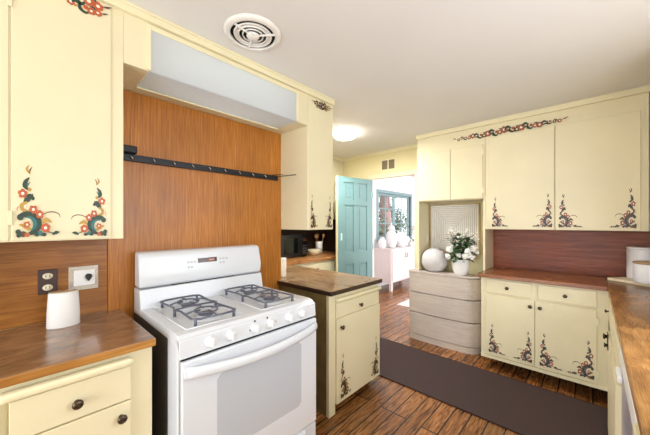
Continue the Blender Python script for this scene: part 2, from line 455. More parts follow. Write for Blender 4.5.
def frieze(bm, F, a0, a1, z, h, seed=3, dens=1.9):
    """a running spray of flowers and leaves between a0 and a1"""
    rnd = random.Random(seed)
    n = max(4, int((a1-a0)/h*dens)); p = Painter(bm, F, 0, 0, 1.0)
    T, D, R, O, L, B = 1, 2, 3, 4, 5, 6
    for i in range(n):
        a = a0+(a1-a0)*(i+0.5)/n; t = abs(2*(i+0.5)/n-1); s = h*(1-0.55*t*t); zz = z+rnd.uniform(-.15, .15)*h
        k = i % 4
        if k == 0: p.flower((a, zz), s*0.5, R, L, 6, rnd.random())
        elif k == 1:
            p.stroke([(a-s*.5, zz-s*.1), (a-s*.1, zz+s*.35), (a+s*.4, zz+s*.1)], [s*.05, s*.4, s*.06], D)
            p.stroke([(a-s*.3, zz-s*.4), (a+s*.1, zz-s*.15), (a+s*.45, zz-s*.35)], [s*.05, s*.28, s*.05], O)
        elif k == 2:
            p.stroke([(a-s*.35, zz+s*.35), (a-s*.35, zz-s*.2), (a+s*.1, zz-s*.4), (a+s*.35, zz-s*.1)], [s*.1, s*.3, s*.25, s*.05], D if i % 8 < 4 else T)
            p.disc((a+s*.1, zz+s*.12), s*.22, R, 8)
        else:
            p.flower((a, zz), s*0.38, R if i % 8 < 4 else O, L, 5, rnd.random())
            p.stroke([(a-s*.2, zz+s*.5), (a+s*.25, zz+s*.42), (a+s*.5, zz+s*.1)], [s*.04, s*.22, s*.04], D)
    for e, sg in ((a0, -1), (a1, 1)):
        p.stroke([(e, z), (e+sg*h*.3, z+h*.1), (e+sg*h*.6, z+h*.25)], [h*.03, h*.16, h*.02], B)

# ------------------------------------------------------------------ cabinet parts
def knob_bm(ori, plane, a, z, s=1.0):
    F = face(ori, plane); bm = NB()
    d = (F(0, 0, 1)-F(0, 0, 0)); rot = Vector((0, 0, 1)).rotation_difference(d).to_matrix().to_4x4()
    lathe(bm, [(0.009*s, 0), (0.008*s, 0.004*s), (0.006*s, 0.012*s), (0.013*s, 0.017*s), (0.017*s, 0.022*s), (0.0165*s, 0.027*s), (0.010*s, 0.031*s), (0, 0.032*s)], 16, F(a, z), rot=rot)
    return bm

def hinge_bm(ori, plane, a, z, d=0.0):
    bm = NB(); fbox(bm, ori, plane, a-0.007, a+0.007, z-0.028, z+0.028, d, d+0.004, 0.0015); return bm

def door_part(parent, ori, plane, a0, a1, z0, z1, th=0.018, knob=None, orn=None, hinges=None, name='door', pal=None, extra=None, r=0.003):
    bm = NB(); fbox(bm, ori, plane, a0, a1, z0, z1, 0.0, th, r)
    F = face(ori, plane)
    Fo = lambda a, z, d=0: F(a, z, th+d)
    mats = [M['cream']]
    if pal: mats += [M[k] for k in ORN_PAL[pal]]
    for q in (orn or []): corner_ornament(bm, Fo, **q)
    if extra: extra(bm, Fo)
    d = obj(name, bm, mats, parent)
    sgn = 1 if ori != '-X' else -1
    if knob: obj('knob', knob_bm(ori, plane+(th if ori == '+X' else -th), *knob), M['bronze'], d, label='dark bronze round knob')
    for h in (hinges or []): obj('hinge', hinge_bm(ori, plane, h[0], h[1], 0.004 if len(h) < 3 else h[2]), M['cream_edge'], d)
    return d

# ================================================================== THE ROOM
CZ = 2.455; XW = -1.98; YF = 3.68; XN = -3.40; XR = 0.70
struct('floor', bx(-3.6, 2.2, -2.2, 8.6, -0.05, 0.0), M['floor'])
struct('ceiling', bx(-3.6, 0.9, -2.2, 3.72, CZ, CZ+0.1), M['ceiling'])
struct('wall_left', bx(-3.36, XW, -2.2, 1.555, 0, CZ), M['wallyellow'])
struct('wall_left_nook', bx(XN-0.1, XN, 1.4, YF+0.08, 0, CZ), M['wallyellow'])
# far wall with the doorway
bm = NB()
DX0, DX1, DZ = -2.452, -1.762, 2.06
box(bm, XN-0.1, DX0, YF, YF+0.04, 0, CZ); box(bm, DX1, 0.9, YF, YF+0.04, 0, CZ); box(bm, DX0, DX1, YF, YF+0.04, DZ, CZ)
struct('wall_far', bm, M['wallyellow'])
# right wall with the window over the right counter
bm = NB(); WY0, WY1, WZ0, WZ1 = 0.2, 2.2, 1.08, 2.12
box(bm, XR, XR+0.1, -2.2, WY0, 0, CZ); box(bm, XR, XR+0.1, WY1, YF, 0, CZ); box(bm, XR, XR+0.1, WY0, WY1, 0, WZ0); box(bm, XR, XR+0.1, WY0, WY1, WZ1, CZ)
struct('wall_right', bm, M['wallyellow'])
bm = NB()
for (a, b, c, d) in ((WY0, WY1, WZ0, WZ0+.05), (WY0, WY1, WZ1-.05, WZ1), (WY0, WY0+.05, WZ0+.05, WZ1-.05), (WY1-.05, WY1, WZ0+.05, WZ1-.05), ((WY0+WY1)/2-.025, (WY0+WY1)/2+.025, WZ0+.05, WZ1-.05)):
    box(bm, XR+.03, XR+.07, a, b, c, d, 0.004)
wr = struct('window_1', bm, M['ventwhite'])
# unseen back wall behind the camera, wide opening added to admit fill light
bm = NB(); box(bm, -2.0, -1.6, -2.2, -2.1, 0, CZ); box(bm, 0.3, XR, -2.2, -2.1, 0, CZ); box(bm, -1.6, 0.3, -2.2, -2.1, 2.2, CZ)
struct('wall_back', bm, M['wallyellow'])

# panelling and splashbacks
struct('trim_1', bx(XW, XW+0.014, 0.349, 1.557, 0.0, 2.166, 0.002), M['panel'], label='tall vertical-grain wood panelling behind the gas range', cat='wall panel')
struct('trim_2', bx(XW, XW+0.012, -2.0, 0.347, 0.914, 1.326, 0.002), M['splashL'], label='wood splashback above the left counter', cat='splashback')
struct('trim_3', bx(-0.821, XR, YF-0.014, YF, 0.914, 1.335, 0.002), M['splashF'], label='dark reddish wood splashback under the far wall cabinets', cat='splashback')
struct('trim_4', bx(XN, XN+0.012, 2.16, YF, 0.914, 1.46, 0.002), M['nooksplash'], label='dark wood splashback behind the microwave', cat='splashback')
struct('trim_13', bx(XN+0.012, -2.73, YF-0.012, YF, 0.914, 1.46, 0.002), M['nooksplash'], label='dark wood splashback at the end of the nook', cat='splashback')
# door casing
bm = NB(); cw = 0.06
box(bm, DX0-cw, DX0, YF-0.014, YF, 0, DZ, 0.003); box(bm, DX1, DX1+cw, YF-0.014, YF, 0, DZ, 0.003); box(bm, DX0-cw, DX1+cw, YF-0.016, YF, DZ, DZ+0.055, 0.003)
struct('trim_5', bm, M['cream_edge'], label='cream casing round the doorway', cat='door casing')
struct('trim_11', bx(DX0, DX0+0.003, YF+.012, YF+0.052, 0, DZ), M['white_wall'], label='white door lining at the hinge side', cat='door lining')
# crown strips
def crown(name, pts, label):
    bm = NB()
    for (x0, x1, y0, y1) in pts:
        box(bm, x0, x1, y0, y1, CZ-0.046, CZ-0.012, 0.003); 
        box(bm, x0-(0.006 if x1-x0 < .2 else 0), x1+(0.006 if x1-x0 < .2 else 0), y0-(0.006 if y1-y0 < .2 else 0), y1, CZ-0.014, CZ-0.0005, 0.003)
    return struct(name, bm, M['cream_edge'], label=label, cat='crown moulding')
crown('trim_6', [(-1.655, -1.622, -2.0, 1.868)], 'cream crown strip along the left wall cabinets')
crown('trim_7', [(-1.57, 0.32, 3.300, 3.334)], 'cream crown strip along the far wall cabinets')
crown('trim_8', [(-2.99, -1.58, YF-0.03, YF)], 'cream crown strip above the doorway')
struct('trim_9', bx(-3.0, -2.98, 2.2, YF, CZ-0.05, CZ-0.001, 0.003), M['cream_edge'], label='crown strip over the nook cabinet', cat='crown moulding')

# ------------------------------------------------------------------ left wall cabinets
t = thing('wall_cabinet', 'cream wall cabinet with bright teal and red folk flowers at upper left', 'wall cabinet', (-1.8, 0, 1.325))
bm = NB(); box(bm, XW+.0145, -1.6455, -0.62, 0.352, 1.326, CZ-.001, 0.002)
obj('body', bm, M['cream'], t)
PL = -1.645
def top_spray(bm, F): frieze(bm, F, 0.11, 0.27, 2.385, 0.06, 11, 2.2); frieze(bm, F, 0.15, 0.265, 2.352, 0.045, 12, 2.2)
door_part(t, '+X', PL, -0.012, 0.303, 1.331, 2.405, orn=[dict(a=0.003, z=1.344, h=0.287, width=0.72), dict(a=0.284, z=1.342, h=0.262, width=0.76, mirror=True)],
          hinges=[(-0.015, 1.42, 0.006), (-0.015, 2.26, 0.006)], pal='left', extra=top_spray, th=0.004)
door_part(t, '+X', PL, -0.60, -0.018, 1.331, 2.405, th=0.004)

# soffit with the light box
t = thing('light_box', 'long frosted glass light box in the cream soffit above the range', 'light fixture', (-1.8, 0.95, 2.166))
bm = NB()
box(bm, XW+.015, -1.6445, 0.3525, 0.462, 2.168, CZ-.001, 0.002); box(bm, XW+.015, -1.6445, 1.452, 1.566, 2.168, CZ-.001, 0.002)
box(bm, XW+.015, -1.6445, 0.462, 1.452, 2.385, CZ-.001, 0.001); box(bm, XW+.015, -1.875, 0.462, 1.452, 2.168, 2.2, 0.001)
obj('soffit', bm, M['cream'], t)
bm = NB()
for (y0, y1, z0, z1) in ((0.445, 0.468, 2.172, 2.40), (1.446, 1.466, 2.172, 2.40), (0.468, 1.446, 2.378, 2.40)):
    box(bm, -1.6445, -1.636, y0, y1, z0, z1, 0.002)
box(bm, -1.884, -1.872, 0.462, 1.452, 2.158, 2.168, 0.002)
obj('frame', bm, M['cream_edge'], t)
bm = NB(); box(bm, -1.646, -1.640, 0.466, 1.448, 2.172, 2.379)
obj('front_pane', bm, M['frost'], t, label='frosted glass front')
bm = NB(); box(bm, -1.872, -1.640, 0.464, 1.45, 2.166, 2.171)
obj('bottom_pane', bm, M['frost'], t, label='frosted glass underside')
bm = NB(); tube(bm, [(-1.78, 0.52, 2.32), (-1.78, 1.40, 2.32)], 0.013, 10)
obj('lamp_tube', bm, M['tubeglow'], t, label='glowing lamp tube behind the glass')
bm = NB(); box(bm, XW+.02, -1.885, 0.464, 1.45, 2.2, 2.384)
obj('back_panel', bm, M['white_wall'], t)

# narrow cabinet to the right of the soffit
t = thing('wall_cabinet', 'narrow cream wall cabinet with dark painted scrolls at end of left run', 'wall cabinet', (-1.8, 1.715, 1.345))
obj('body', bx(XW+.001, -1.6455, 1.5665, 1.866, 1.345, CZ-.001, 0.002), M['cream'], t)
def rspray(bm, F): frieze(bm, F, 1.635, 1.815, 2.370, 0.05, 5, 2.4); frieze(bm, F, 1.66, 1.80, 2.352, 0.04, 8, 2.4)
door_part(t, '+X', PL, 1.572, 1.864, 1.347, 2.405, orn=[dict(a=1.594, z=1.362, h=0.27, width=0.46), dict(a=1.842, z=1.362, h=0.27, width=0.46, mirror=True)], pal='dark', extra=rspray, th=0.004)

# nook wall cabinet
t = thing('wall_cabinet', 'plain cream wall cabinet in the corner behind the narrow cabinet and teal door', 'wall cabinet', (-3.2, 2.9, 1.47))
obj('body', bx(XN+.001, -3.02, 2.2, YF-.001, 1.47, CZ-.001, 0.002), M['cream'], t)
door_part(t, '+X', -3.02, 2.22, 2.93, 1.48, 2.38); door_part(t, '+X', -3.02, 2.94, 3.66, 1.48, 2.38)

# ------------------------------------------------------------------ far wall cabinets
YU = 3.33
t = thing('wall_cabinet', 'small two-door cream wall cabinet above the framed relief panel', 'wall cabinet', (-1.19, 3.5, 1.654))
obj('body', bx(-1.565, -0.822, YU, YF-.001, 1.654, CZ-.001, 0.002), M['cream'], t)
door_part(t, '-Y', YU, -1.537, -1.172, 1.664, 2.222, th=0.016, hinges=[(-1.541, 1.74, .012), (-1.541, 2.14, .012)])
door_part(t, '-Y', YU, -1.166, -0.842, 1.664, 2.222, th=0.016, hinges=[(-0.838, 1.74, .012), (-0.838, 2.14, .012)])
struct('trim_14', bx(-1.565, -1.545, YU+.002, YF-.001, 0.826, 1.653, 0.002), M['cream'], label='cream upright panel left of the dresser alcove, by the doorway', cat='panel')
struct('trim_15', bx(-0.842, -0.822, YU+.002, YF-.001, 0.826, 1.653, 0.002), M['cream'], label='cream upright panel between the dresser alcove and the far counter', cat='panel')

t = thing('wall_cabinet', 'large two-door cream wall cabinet with folk flower corners above the far counter', 'wall cabinet', (-0.25, 3.5, 1.335))
obj('body', bx(-0.820, 0.318, YU, YF-.001, 1.335, CZ-.001, 0.002), M['cream'], t)
P2 = 'far'
FY = face('-Y', YU)
door_part(t, '-Y', YU, -0.785, -0.256, 1.338, 2.277, orn=[dict(a=-0.752, z=1.362, h=0.30, width=0.60, tail=True), dict(a=-0.272, z=1.362, h=0.31, width=0.60, mirror=True, tail=True)], pal=P2, hinges=[(-0.789, 1.45, .012), (-0.789, 2.17, .012)])
door_part(t, '-Y', YU, -0.248, 0.272, 1.338, 2.277, orn=[dict(a=-0.224, z=1.360, h=0.30, width=0.68, tail=True), dict(a=0.248, z=1.360, h=0.32, width=0.60, mirror=True, tail=True)], pal=P2, hinges=[(0.276, 1.45, .012), (0.276, 2.17, .012)])
bm = NB()
fbox(bm, '-Y', YU, -1.11, -0.15, 2.279, 2.40, 0.0, 0.003, 0.0)
frieze(bm, face('-Y', YU-0.003), -1.10, -0.20, 2.322, 0.068, 21)
obj('painted_fascia', bm, [M['cream']]+[M[k] for k in ('p_olive', 'p_dark', 'p_rust', 'p_olive', 'p_white', 'p_brown')], t, label='fascia strip painted with a running spray of flowers')

t = thing('wall_cabinet', 'cream wall cabinet on the right wall, only its edge in view', 'wall cabinet', (0.5, 3.0, 1.335))
obj('body', bx(0.338, XR-.001, 2.5, YU-.004, 1.335, CZ-.001, 0.002), M['cream'], t)
door_part(t, '-X', 0.338, 2.52, 3.27, 1.34, 2.277)

# ------------------------------------------------------------------ base cabinets
def lip(bm, ori, plane, a0, a1, z0, z1, d):
    F = face(ori, plane)
    # bullnose moulding with rounded ends
    fbox(bm, ori, plane, a0, a1, z0, z1, 0.0, d, min(0.012, d*.45))

# left
t = thing('base_cabinet', 'cream base cabinet under the left counter beside the range', 'base cabinet', (-1.7, 0, 0))
PB = -1.388
obj('body', bx(XW+.013, PB, -1.0, 0.400, 0.08, 0.8795, 0.002), M['cream'], t)
bm = NB(); box(bm, XW+.013, -1.45, -1.0, 0.398, 0.0, 0.08); obj('toe_kick', bm, M['dark'], t)
d = door_part(t, '+X', PB, -0.015, 0.320, 0.690, 0.822, th=0.018, knob=(0.152, 0.751, 1.0), name='drawer')
bm = NB(); lip(bm, '+X', PB, -0.04, 0.325, 0.828, 0.860, 0.038); obj('drawer_lip', bm, M['cream_edge'], d)
door_part(t, '+X', PB, -0.015, 0.320, 0.10, 0.684, th=0.018, knob=(0.285, 0.632, 1.0))
d = door_part(t, '+X', PB, -0.56, -0.035, 0.690, 0.822, th=0.018, name='drawer', knob=(-0.3, 0.751, 1.0))
door_part(t, '+X', PB, -0.56, -0.035, 0.10, 0.684, th=0.018, knob=(-0.09, 0.632, 1.0))

# peninsula
t = thing('base_cabinet', 'cream peninsula base cabinet with dark painted scrolls and worn olive side', 'base cabinet', (-1.7, 1.85, 0))
bm = NB(); box(bm, -1.96, PB, 1.545, 2.175, 0.08, 0.8795, 0.002); box(bm, -3.38, -1.962, 1.575, 2.165, 0.08, 0.8795, 0.002)
obj('body', bm, M['cream'], t)
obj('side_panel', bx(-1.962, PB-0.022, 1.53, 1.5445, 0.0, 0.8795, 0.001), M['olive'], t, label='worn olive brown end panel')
obj('stile', bx(PB-0.021, PB+0.006, 1.527, 1.596, 0.0, 0.8795, 0.002), M['cream'], t)
bm = NB(); box(bm, -1.95, -1.46, 1.56, 2.16, 0.0, 0.08); obj('toe_kick', bm, M['dark'], t)
d = door_part(t, '+X', PB, 1.600, 2.178, 0.700, 0.806, th=0.010, knob=(1.892, 0.745, 0.95), name='drawer')
bm = NB(); lip(bm, '+X', PB, 1.592, 2.186, 0.820, 0.848, 0.036); obj('drawer_lip', bm, M['cream_edge'], d)
door_part(t, '+X', PB, 1.600, 2.178, 0.07, 0.694, th=0.018, knob=(1.647, 0.628, 0.95), pal='dark',
          orn=[dict(a=1.640, z=0.10, h=0.33, width=0.60), dict(a=2.145, z=0.102, h=0.33, width=0.56, mirror=True)])

# nook
t = thing('base_cabinet', 'cream base cabinet with drawers under the microwave counter', 'base cabinet', (-3.05, 2.9, 0))
PN = -2.745
obj('body', bx(XN+.001, PN, 2.19, YF-.001, 0.08, 0.8795, 0.002), M['cream'], t)
bm = NB(); box(bm, XN+.001, -2.82, 2.19, YF-.001, 0.0, 0.08); obj('toe_kick', bm, M['dark'], t)
for (a, b) in ((2.22, 3.08), (3.10, 3.66)):
    door_part(t, '+X', PN, a, b, 0.70, 0.855, knob=(2.77 if a < 3 else 3.4, 0.78, 0.95), name='drawer')
    door_part(t, '+X', PN, a, b, 0.10, 0.69, knob=(a+.06, 0.62, 0.95))

# far
t = thing('base_cabinet', 'cream base cabinet with two drawers and two painted doors under the far counter', 'base cabinet', (-0.35, 3.4, 0))
PF = 3.10
obj('body', bx(-0.800, 0.088, PF, YF-.001, 0.105, 0.8795, 0.002), M['cream'], t)
bm = NB(); box(bm, -0.78, 0.088, PF+0.26, YF-.001, 0.0, 0.105); obj('toe_kick', bm, M['dark'], t)
bm = NB(); box(bm, -0.800, 0.088, PF-0.012, PF-0.0005, 0.108, 0.140, 0.003); obj('bottom_rail', bm, M['cream_edge'], t)
for (a, b, k) in ((-0.752, -0.394, -0.578), (-0.350, 0.022, -0.168)):
    door_part(t, '-Y', PF, a, b, 0.736, 0.862, th=0.016, knob=(k, 0.80, 0.9), name='drawer')
door_part(t, '-Y', PF, -0.758, -0.374, 0.146, 0.716, th=0.016, knob=(-0.404, 0.667, 0.9), pal=P2,
          orn=[dict(a=-0.728, z=0.174, h=0.27, width=0.66, tail=True), dict(a=-0.392, z=0.174, h=0.27, width=0.66, mirror=True, tail=True)], hinges=[(-0.757, 0.22, .012), (-0.757, 0.63, .012)])
door_part(t, '-Y', PF, -0.368, 0.022, 0.146, 0.716, th=0.016, knob=(-0.335, 0.667, 0.9), pal=P2,
          orn=[dict(a=-0.336, z=0.174, h=0.28, width=0.70, tail=True), dict(a=0.006, z=0.174, h=0.30, width=0.70, mirror=True, tail=True)], hinges=[(0.027, 0.22, .012), (0.027, 0.63, .012)])

# right run: corner cabinet, dishwasher, near cabinet
t = thing('base_cabinet', 'cream corner base cabinet at the end of the right counter', 'base cabinet', (0.4, 2.6, 0))
PR = 0.093
obj('body', bx(PR, XR-.001, 1.775, YF-.001, 0.085, 0.8795, 0.002), M['cream'], t)
bm = NB(); box(bm, PR+.075, XR-.001, 1.775, YF-.001, 0.0, 0.085); obj('toe_kick', bm, M['dark'], t)
d = door_part(t, '-X', PR, 1.79, 2.98, 0.70, 0.855, th=0.010, knob=(2.90, 0.765, 0.7), name='drawer')
d = door_part(t, '-X', PR, 1.79, 2.66, 0.06, 0.69, th=0.022)
F = face('-X', PR-0.022); bm = NB()
fbox(bm, '-X', PR-0.022, 2.53, 2.60, 0.60, 0.70, 0.0, 0.006, 0.002)
lathe(bm, [(0.012, 0), (0.010, 0.006), (0.018, 0.010), (0.018, 0.017), (0, 0.02)], 14, F(2.57, 0.675, .006), rot=Vector((0, 0, 1)).rotation_difference(Vector((-1, 0, 0))).to_matrix().to_4x4())
lathe(bm, [(0.010, 0), (0.009, 0.006), (0.015, 0.010), (0.013, 0.014), (0, 0.016)], 14, F(2.55, 0.625, .006), rot=Vector((0, 0, 1)).rotation_difference(Vector((-1, 0, 0))).to_matrix().to_4x4())
obj('latch', bm, M['bronze'], d, label='dark bronze latch')

t = thing('dishwasher', 'white and grey built-in dishwasher under the right counter', 'dishwasher', (0.4, 1.47, 0))
obj('body', bx(PR+.02, XR-.002, 1.172, 1.772, 0.02, 0.874, 0.003), M['whiteplastic'], t)
obj('control_panel', bx(PR-.008, PR+.02, 1.174, 1.770, 0.795, 0.872, 0.006), M['whiteplastic'], t)
obj('door', bx(PR-.004, PR+.02, 1.174, 1.770, 0.11, 0.790, 0.004), M['dishgrey'], t, label='grey lilac front')
bm = NB(); box(bm, PR-.024, PR-.008, 1.60, 1.72, 0.775, 0.80, 0.006); obj('door_latch', bm, M['whiteplastic'], t)

t = thing('base_cabinet', 'cream base cabinet at the near end of the right counter', 'base cabinet', (0.4, 0.5, 0))
obj('body', bx(PR, XR-.001, -0.6, 1.168, 0.085, 0.8795, 0.002), M['cream'], t)
bm = NB(); box(bm, PR+.075, XR-.001, -0.6, 1.168, 0.0, 0.085); obj('toe_kick', bm, M['dark'], t)
d = door_part(t, '-X', PR, 0.62, 1.15, 0.70, 0.855, th=0.014, knob=(0.9, 0.78, 0.95), name='drawer')
door_part(t, '-X', PR, 0.62, 1.15, 0.10, 0.69, th=0.018, knob=(0.7, 0.63, 0.95))
door_part(t, '-X', PR, -0.58, 0.60, 0.10, 0.855, th=0.018, knob=(0.52, 0.63, 0.95))

# ------------------------------------------------------------------ counters
def counter(poly, top, edge, label, r=0.004):
    bm = NB(); prism(bm, poly, 0.88, 0.914, 0, 'Z', r)
    bmesh.ops.recalc_face_normals(bm, faces=bm.faces)
    for f in bm.faces: f.material_index = 0 if abs(f.normal.z) > 0.9 else 1
    o = obj('countertop', bm, [top, edge]); tag(o, label, 'countertop'); return o
counter([(XW+.013, -1.0), (-1.354, -1.0), (-1.354, 0.406), (XW+.015, 0.406)], M['topL'], M['edgeL'], 'brown wood countertop left of the range with orange front edge', 0.005)
counter([(-1.35, 1.512), (-1.346, 2.182), (XN+.001, 2.182), (XN+.001, 1.56), (XW+.001, 1.56), (XW+.016, 1.512)], M['topP'], M['edgeP'], 'greyish brown peninsula countertop with a dark edge right of the range', 0.004)
counter([(XN+.013, 2.184), (-2.712, 2.184), (-2.712, YF-.013), (XN+.013, YF-.013)], M['topN'], M['topN'], 'orange brown countertop in the nook carrying the microwave')
counter([(-0.820, 3.056), (0.083, 3.064), (0.083, YF-.015), (-0.820, YF-.015)], M['topF'], M['topF'], 'reddish wood countertop on the far base cabinet')
counter([(0.0845, -0.6), (XR-.001, -0.6), (XR-.001, YF-.015), (0.0845, YF-.015)], M['topR'], M['edgeL'], 'worn orange wood countertop running along the right side')

# ------------------------------------------------------------------ gas range
RY0, RY1, RX = 0.464, 1.266, -1.268
t = thing('gas_range', 'white four-burner gas range with oven between the counters', 'stove', (-1.6, 0.85, 0))
bm = NB(); box(bm, -1.955, RX-.131, RY0+.004, RY1-.004, 0.03, 0.885, 0.003); obj('body', bm, M['rangeside'], t, label='dark grey side casing')
bm = NB(); box(bm, RX-.130, RX-.012, RY0, RY1, 0.03, 0.886, 0.006); obj('front_frame', bm, M['rangewhite'], t)
for (x, y) in ((-1.9, RY0+.06), (-1.9, RY1-.06), (RX-.1, RY0+.06), (RX-.1, RY1-.06)):
    bm = NB(); lathe(bm, [(0.018, 0), (0.018, 0.03)], 12, (x, y, 0)); obj('foot', bm, M['blackplastic'], t)
# cooktop: tray with raised rim and recessed wells
bm = NB()
prism(bm, [(RX+.004, 0.842), (RX+.004, 0.900), (RX-.016, 0.922), (RX-.05, 0.927), (-1.80, 0.927), (-1.80, 0.886), (RX-.012, 0.886)], RY0, RY1, 0, 'Y', 0.004)
obj('cooktop', bm, M['rangewhite'], t)
for (y0, y1) in ((0.515, 0.79), (0.91, 1.185)):
    bm = NB()
    pts = [(RX-.05, y0), (-1.78, y0), (-1.78, y1), (RX-.05, y1)]
    for i in range(4):
        a, b = pts[i], pts[(i+1) % 4]
        tube(bm, [(a[0], a[1], 0.9275), (b[0], b[1], 0.9275)], 0.0035, 6)
    obj('well_rim', bm, M['rangewhite'], t)
# control panel
bm = NB()
prism(bm, [(RX-.012, 0.822), (RX+.012, 0.828), (RX+.006, 0.905), (RX-.012, 0.912)], RY0, RY1, 0, 'Y', 0.003)
cp = obj('control_panel', bm, M['rangewhite'], t)
rotx = Vector((0, 0, 1)).rotation_difference(Vector((1, 0, 0.08)).normalized()).to_matrix().to_4x4()
for y, z in ((0.597, 0.868), (0.695, 0.869), (0.829, 0.866), (0.922, 0.866), (1.052, 0.866), (1.147, 0.866)):
    bm = NB(); sc = 1.0
    lathe(bm, [(0.027*sc, 0), (0.027*sc, 0.003), (0.023*sc, 0.006), (0.021*sc, 0.02), (0.019*sc, 0.024), (0, 0.025)], 22, (RX+.009, y, z), rot=rotx)
    box(bm, 0, 0.007, -0.004, 0.004, -0.019, 0.019, 0.002, mat=Matrix.Translation((RX+.031, y, z)))
    k = obj('knob', bm, M['knobwhite'], cp, smooth=False)
for y, z in ((0.803, 0.862), (0.829, 0.901), (0.905, 0.90)):
    bm = NB(); lathe(bm, [(0.005, 0), (0.005, 0.003), (0, 0.0035)], 10, (RX+.0085, y, z), rot=rotx)
    obj('indicator', bm, M['blackplastic'], cp, label='small black indicator dot')
bm = NB(); box(bm, RX+.0095, RX+.0105, 0.89, 0.95, 0.838, 0.842); box(bm, RX+.0105, RX+.011, 0.96, 0.964, 0.86, 0.876)
obj('printed_mark', bm, M['red_mark'], cp, label='reddish printed marks')
# oven door
bm = NB(); box(bm, RX-.002, RX+.022, RY0+.006, RY1-.004, 0.188, 0.8165, 0.006)
for z in (0.800, 0.790): box(bm, RX+.0215, RX+.0235, RY0+.02, RY1-.02, z, z+.003, 0.001)
od = obj('oven_door', bm, M['rangewhite'], t)
bm = NB(); box(bm, RX-.0118, RX-.003, RY0+.012, RY1-.012, 0.04, 0.821); obj('gap_shade', bm, M['gap'], t, label='dark strip standing for shade round the oven door')  # dark box stands in for shade between frame and oven door
bm = NB(); prism(bm, [(0.622+.02, 0.34), (1.135-.02, 0.34), (1.135, 0.36), (1.135, 0.69), (1.135-.02, 0.712), (0.622+.02, 0.712), (0.622, 0.69), (0.622, 0.36)], RX+.0195, RX+.0232, 0, 'X')
obj('oven_window', bm, M['rangeglass'], od, label='pale grey oven window')
# bowed handle
hp = []
for i in range(21):
    s = i/20; y = RY0+.02+s*(RY1-RY0-.04); hp.append((RX+.030+0.040*math.sin(PI*s)**0.6, y, 0.774-0.024*math.sin(PI*s)))
bm = NB()
pv = None
for i, (x, y, z) in enumerate(hp):
    w = 0.016; hh = 0.025
    ring = [bm.verts.new((x+w*math.cos(q), y, z+hh*math.sin(q))) for q in [2*PI*k/12 for k in range(12)]]
    if pv:
        for k in range(12): f = bm.faces.new((pv[k], pv[(k+1) % 12], ring[(k+1) % 12], ring[k])); f.smooth = True
    else: bm.faces.new(ring)
    pv = ring
bm.faces.new(pv)
box(bm, RX+.018, RX+.034, RY0+.012, RY0+.04, 0.748, 0.792, 0.005); box(bm, RX+.018, RX+.034, RY1-.04, RY1-.012, 0.748, 0.792, 0.005)
obj('door_handle', bm, M['rangewhite'], od)
# storage drawer
bm = NB(); box(bm, RX-.010, RX+.018, RY0+.006, RY1-.004, 0.04, 0.178, 0.006); dr = obj('storage_drawer', bm, M['rangewhite'], t)
bm = NB(); prism(bm, [(RX+.016, .15), (RX+.034, .158), (RX+.034, .166), (RX+.016, .172)], RY0+.10, RY1-.10, 0, 'Y', 0.002); obj('drawer_handle', bm, M['rangewhite'], dr)
# backguard
bm = NB(); prism(bm, [(-1.93, 0.886), (-1.795, 0.886), (-1.825, 1.028), (-1.93, 1.03)], RY0, RY1-.008, 0, 'Y', 0.004); obj('riser', bm, M['rangewhite'], t)
bm = NB(); prism(bm, [(-1.925, 1.035), (-1.835, 1.035), (-1.825, 1.045), (-1.828, 1.10), (-1.846, 1.215), (-1.862, 1.232), (-1.925, 1.236)], RY0, RY1-.010, 0, 'Y', 0.012)
bg = obj('backguard', bm, M['rangewhite'], t)
bm = NB(); box(bm, -1.92, -1.838, RY0+.17, RY1-.22, 1.029, 1.036); obj('shadow_slot', bm, M['gap'], t, label='dark strip for the shadow line under the backguard')  # dark box paints the shadow line between riser and backguard
th = math.atan2(0.018, 0.115)
def on_guard(y0, y1, z0, z1, d0, d1):
    bm = NB(); vs = box(bm, d0, d1, y0, y1, z0, z1, 0.0008)
    for v in vs: v.co = Vector((-1.828-(v.co.z-1.10)*0.1565+v.co.x, v.co.y, v.co.z))
    return bm
obj('clock_display', on_guard(0.79, 0.915, 1.147, 1.175, -0.004, 0.0022), M['display'], bg, label='brown clock display')
for (y0, z0, w) in ((0.725, 1.15, .012), (0.745, 1.15, .012), (0.765, 1.15, .012), (0.745, 1.12, .012), (0.725, 1.12, .012), (0.932, 1.155, .014), (0.955, 1.155, .014), (0.978, 1.155, .014), (0.932, 1.13, .014), (0.955, 1.13, .014)):
    obj('button', on_guard(y0, y0+w, z0, z0+.012, -0.002, 0.0016), M['print_grey'], bg)
obj('numerals', on_guard(0.86, 0.897, 1.156, 1.166, 0.0, 0.0028), M['red_mark'], bg)
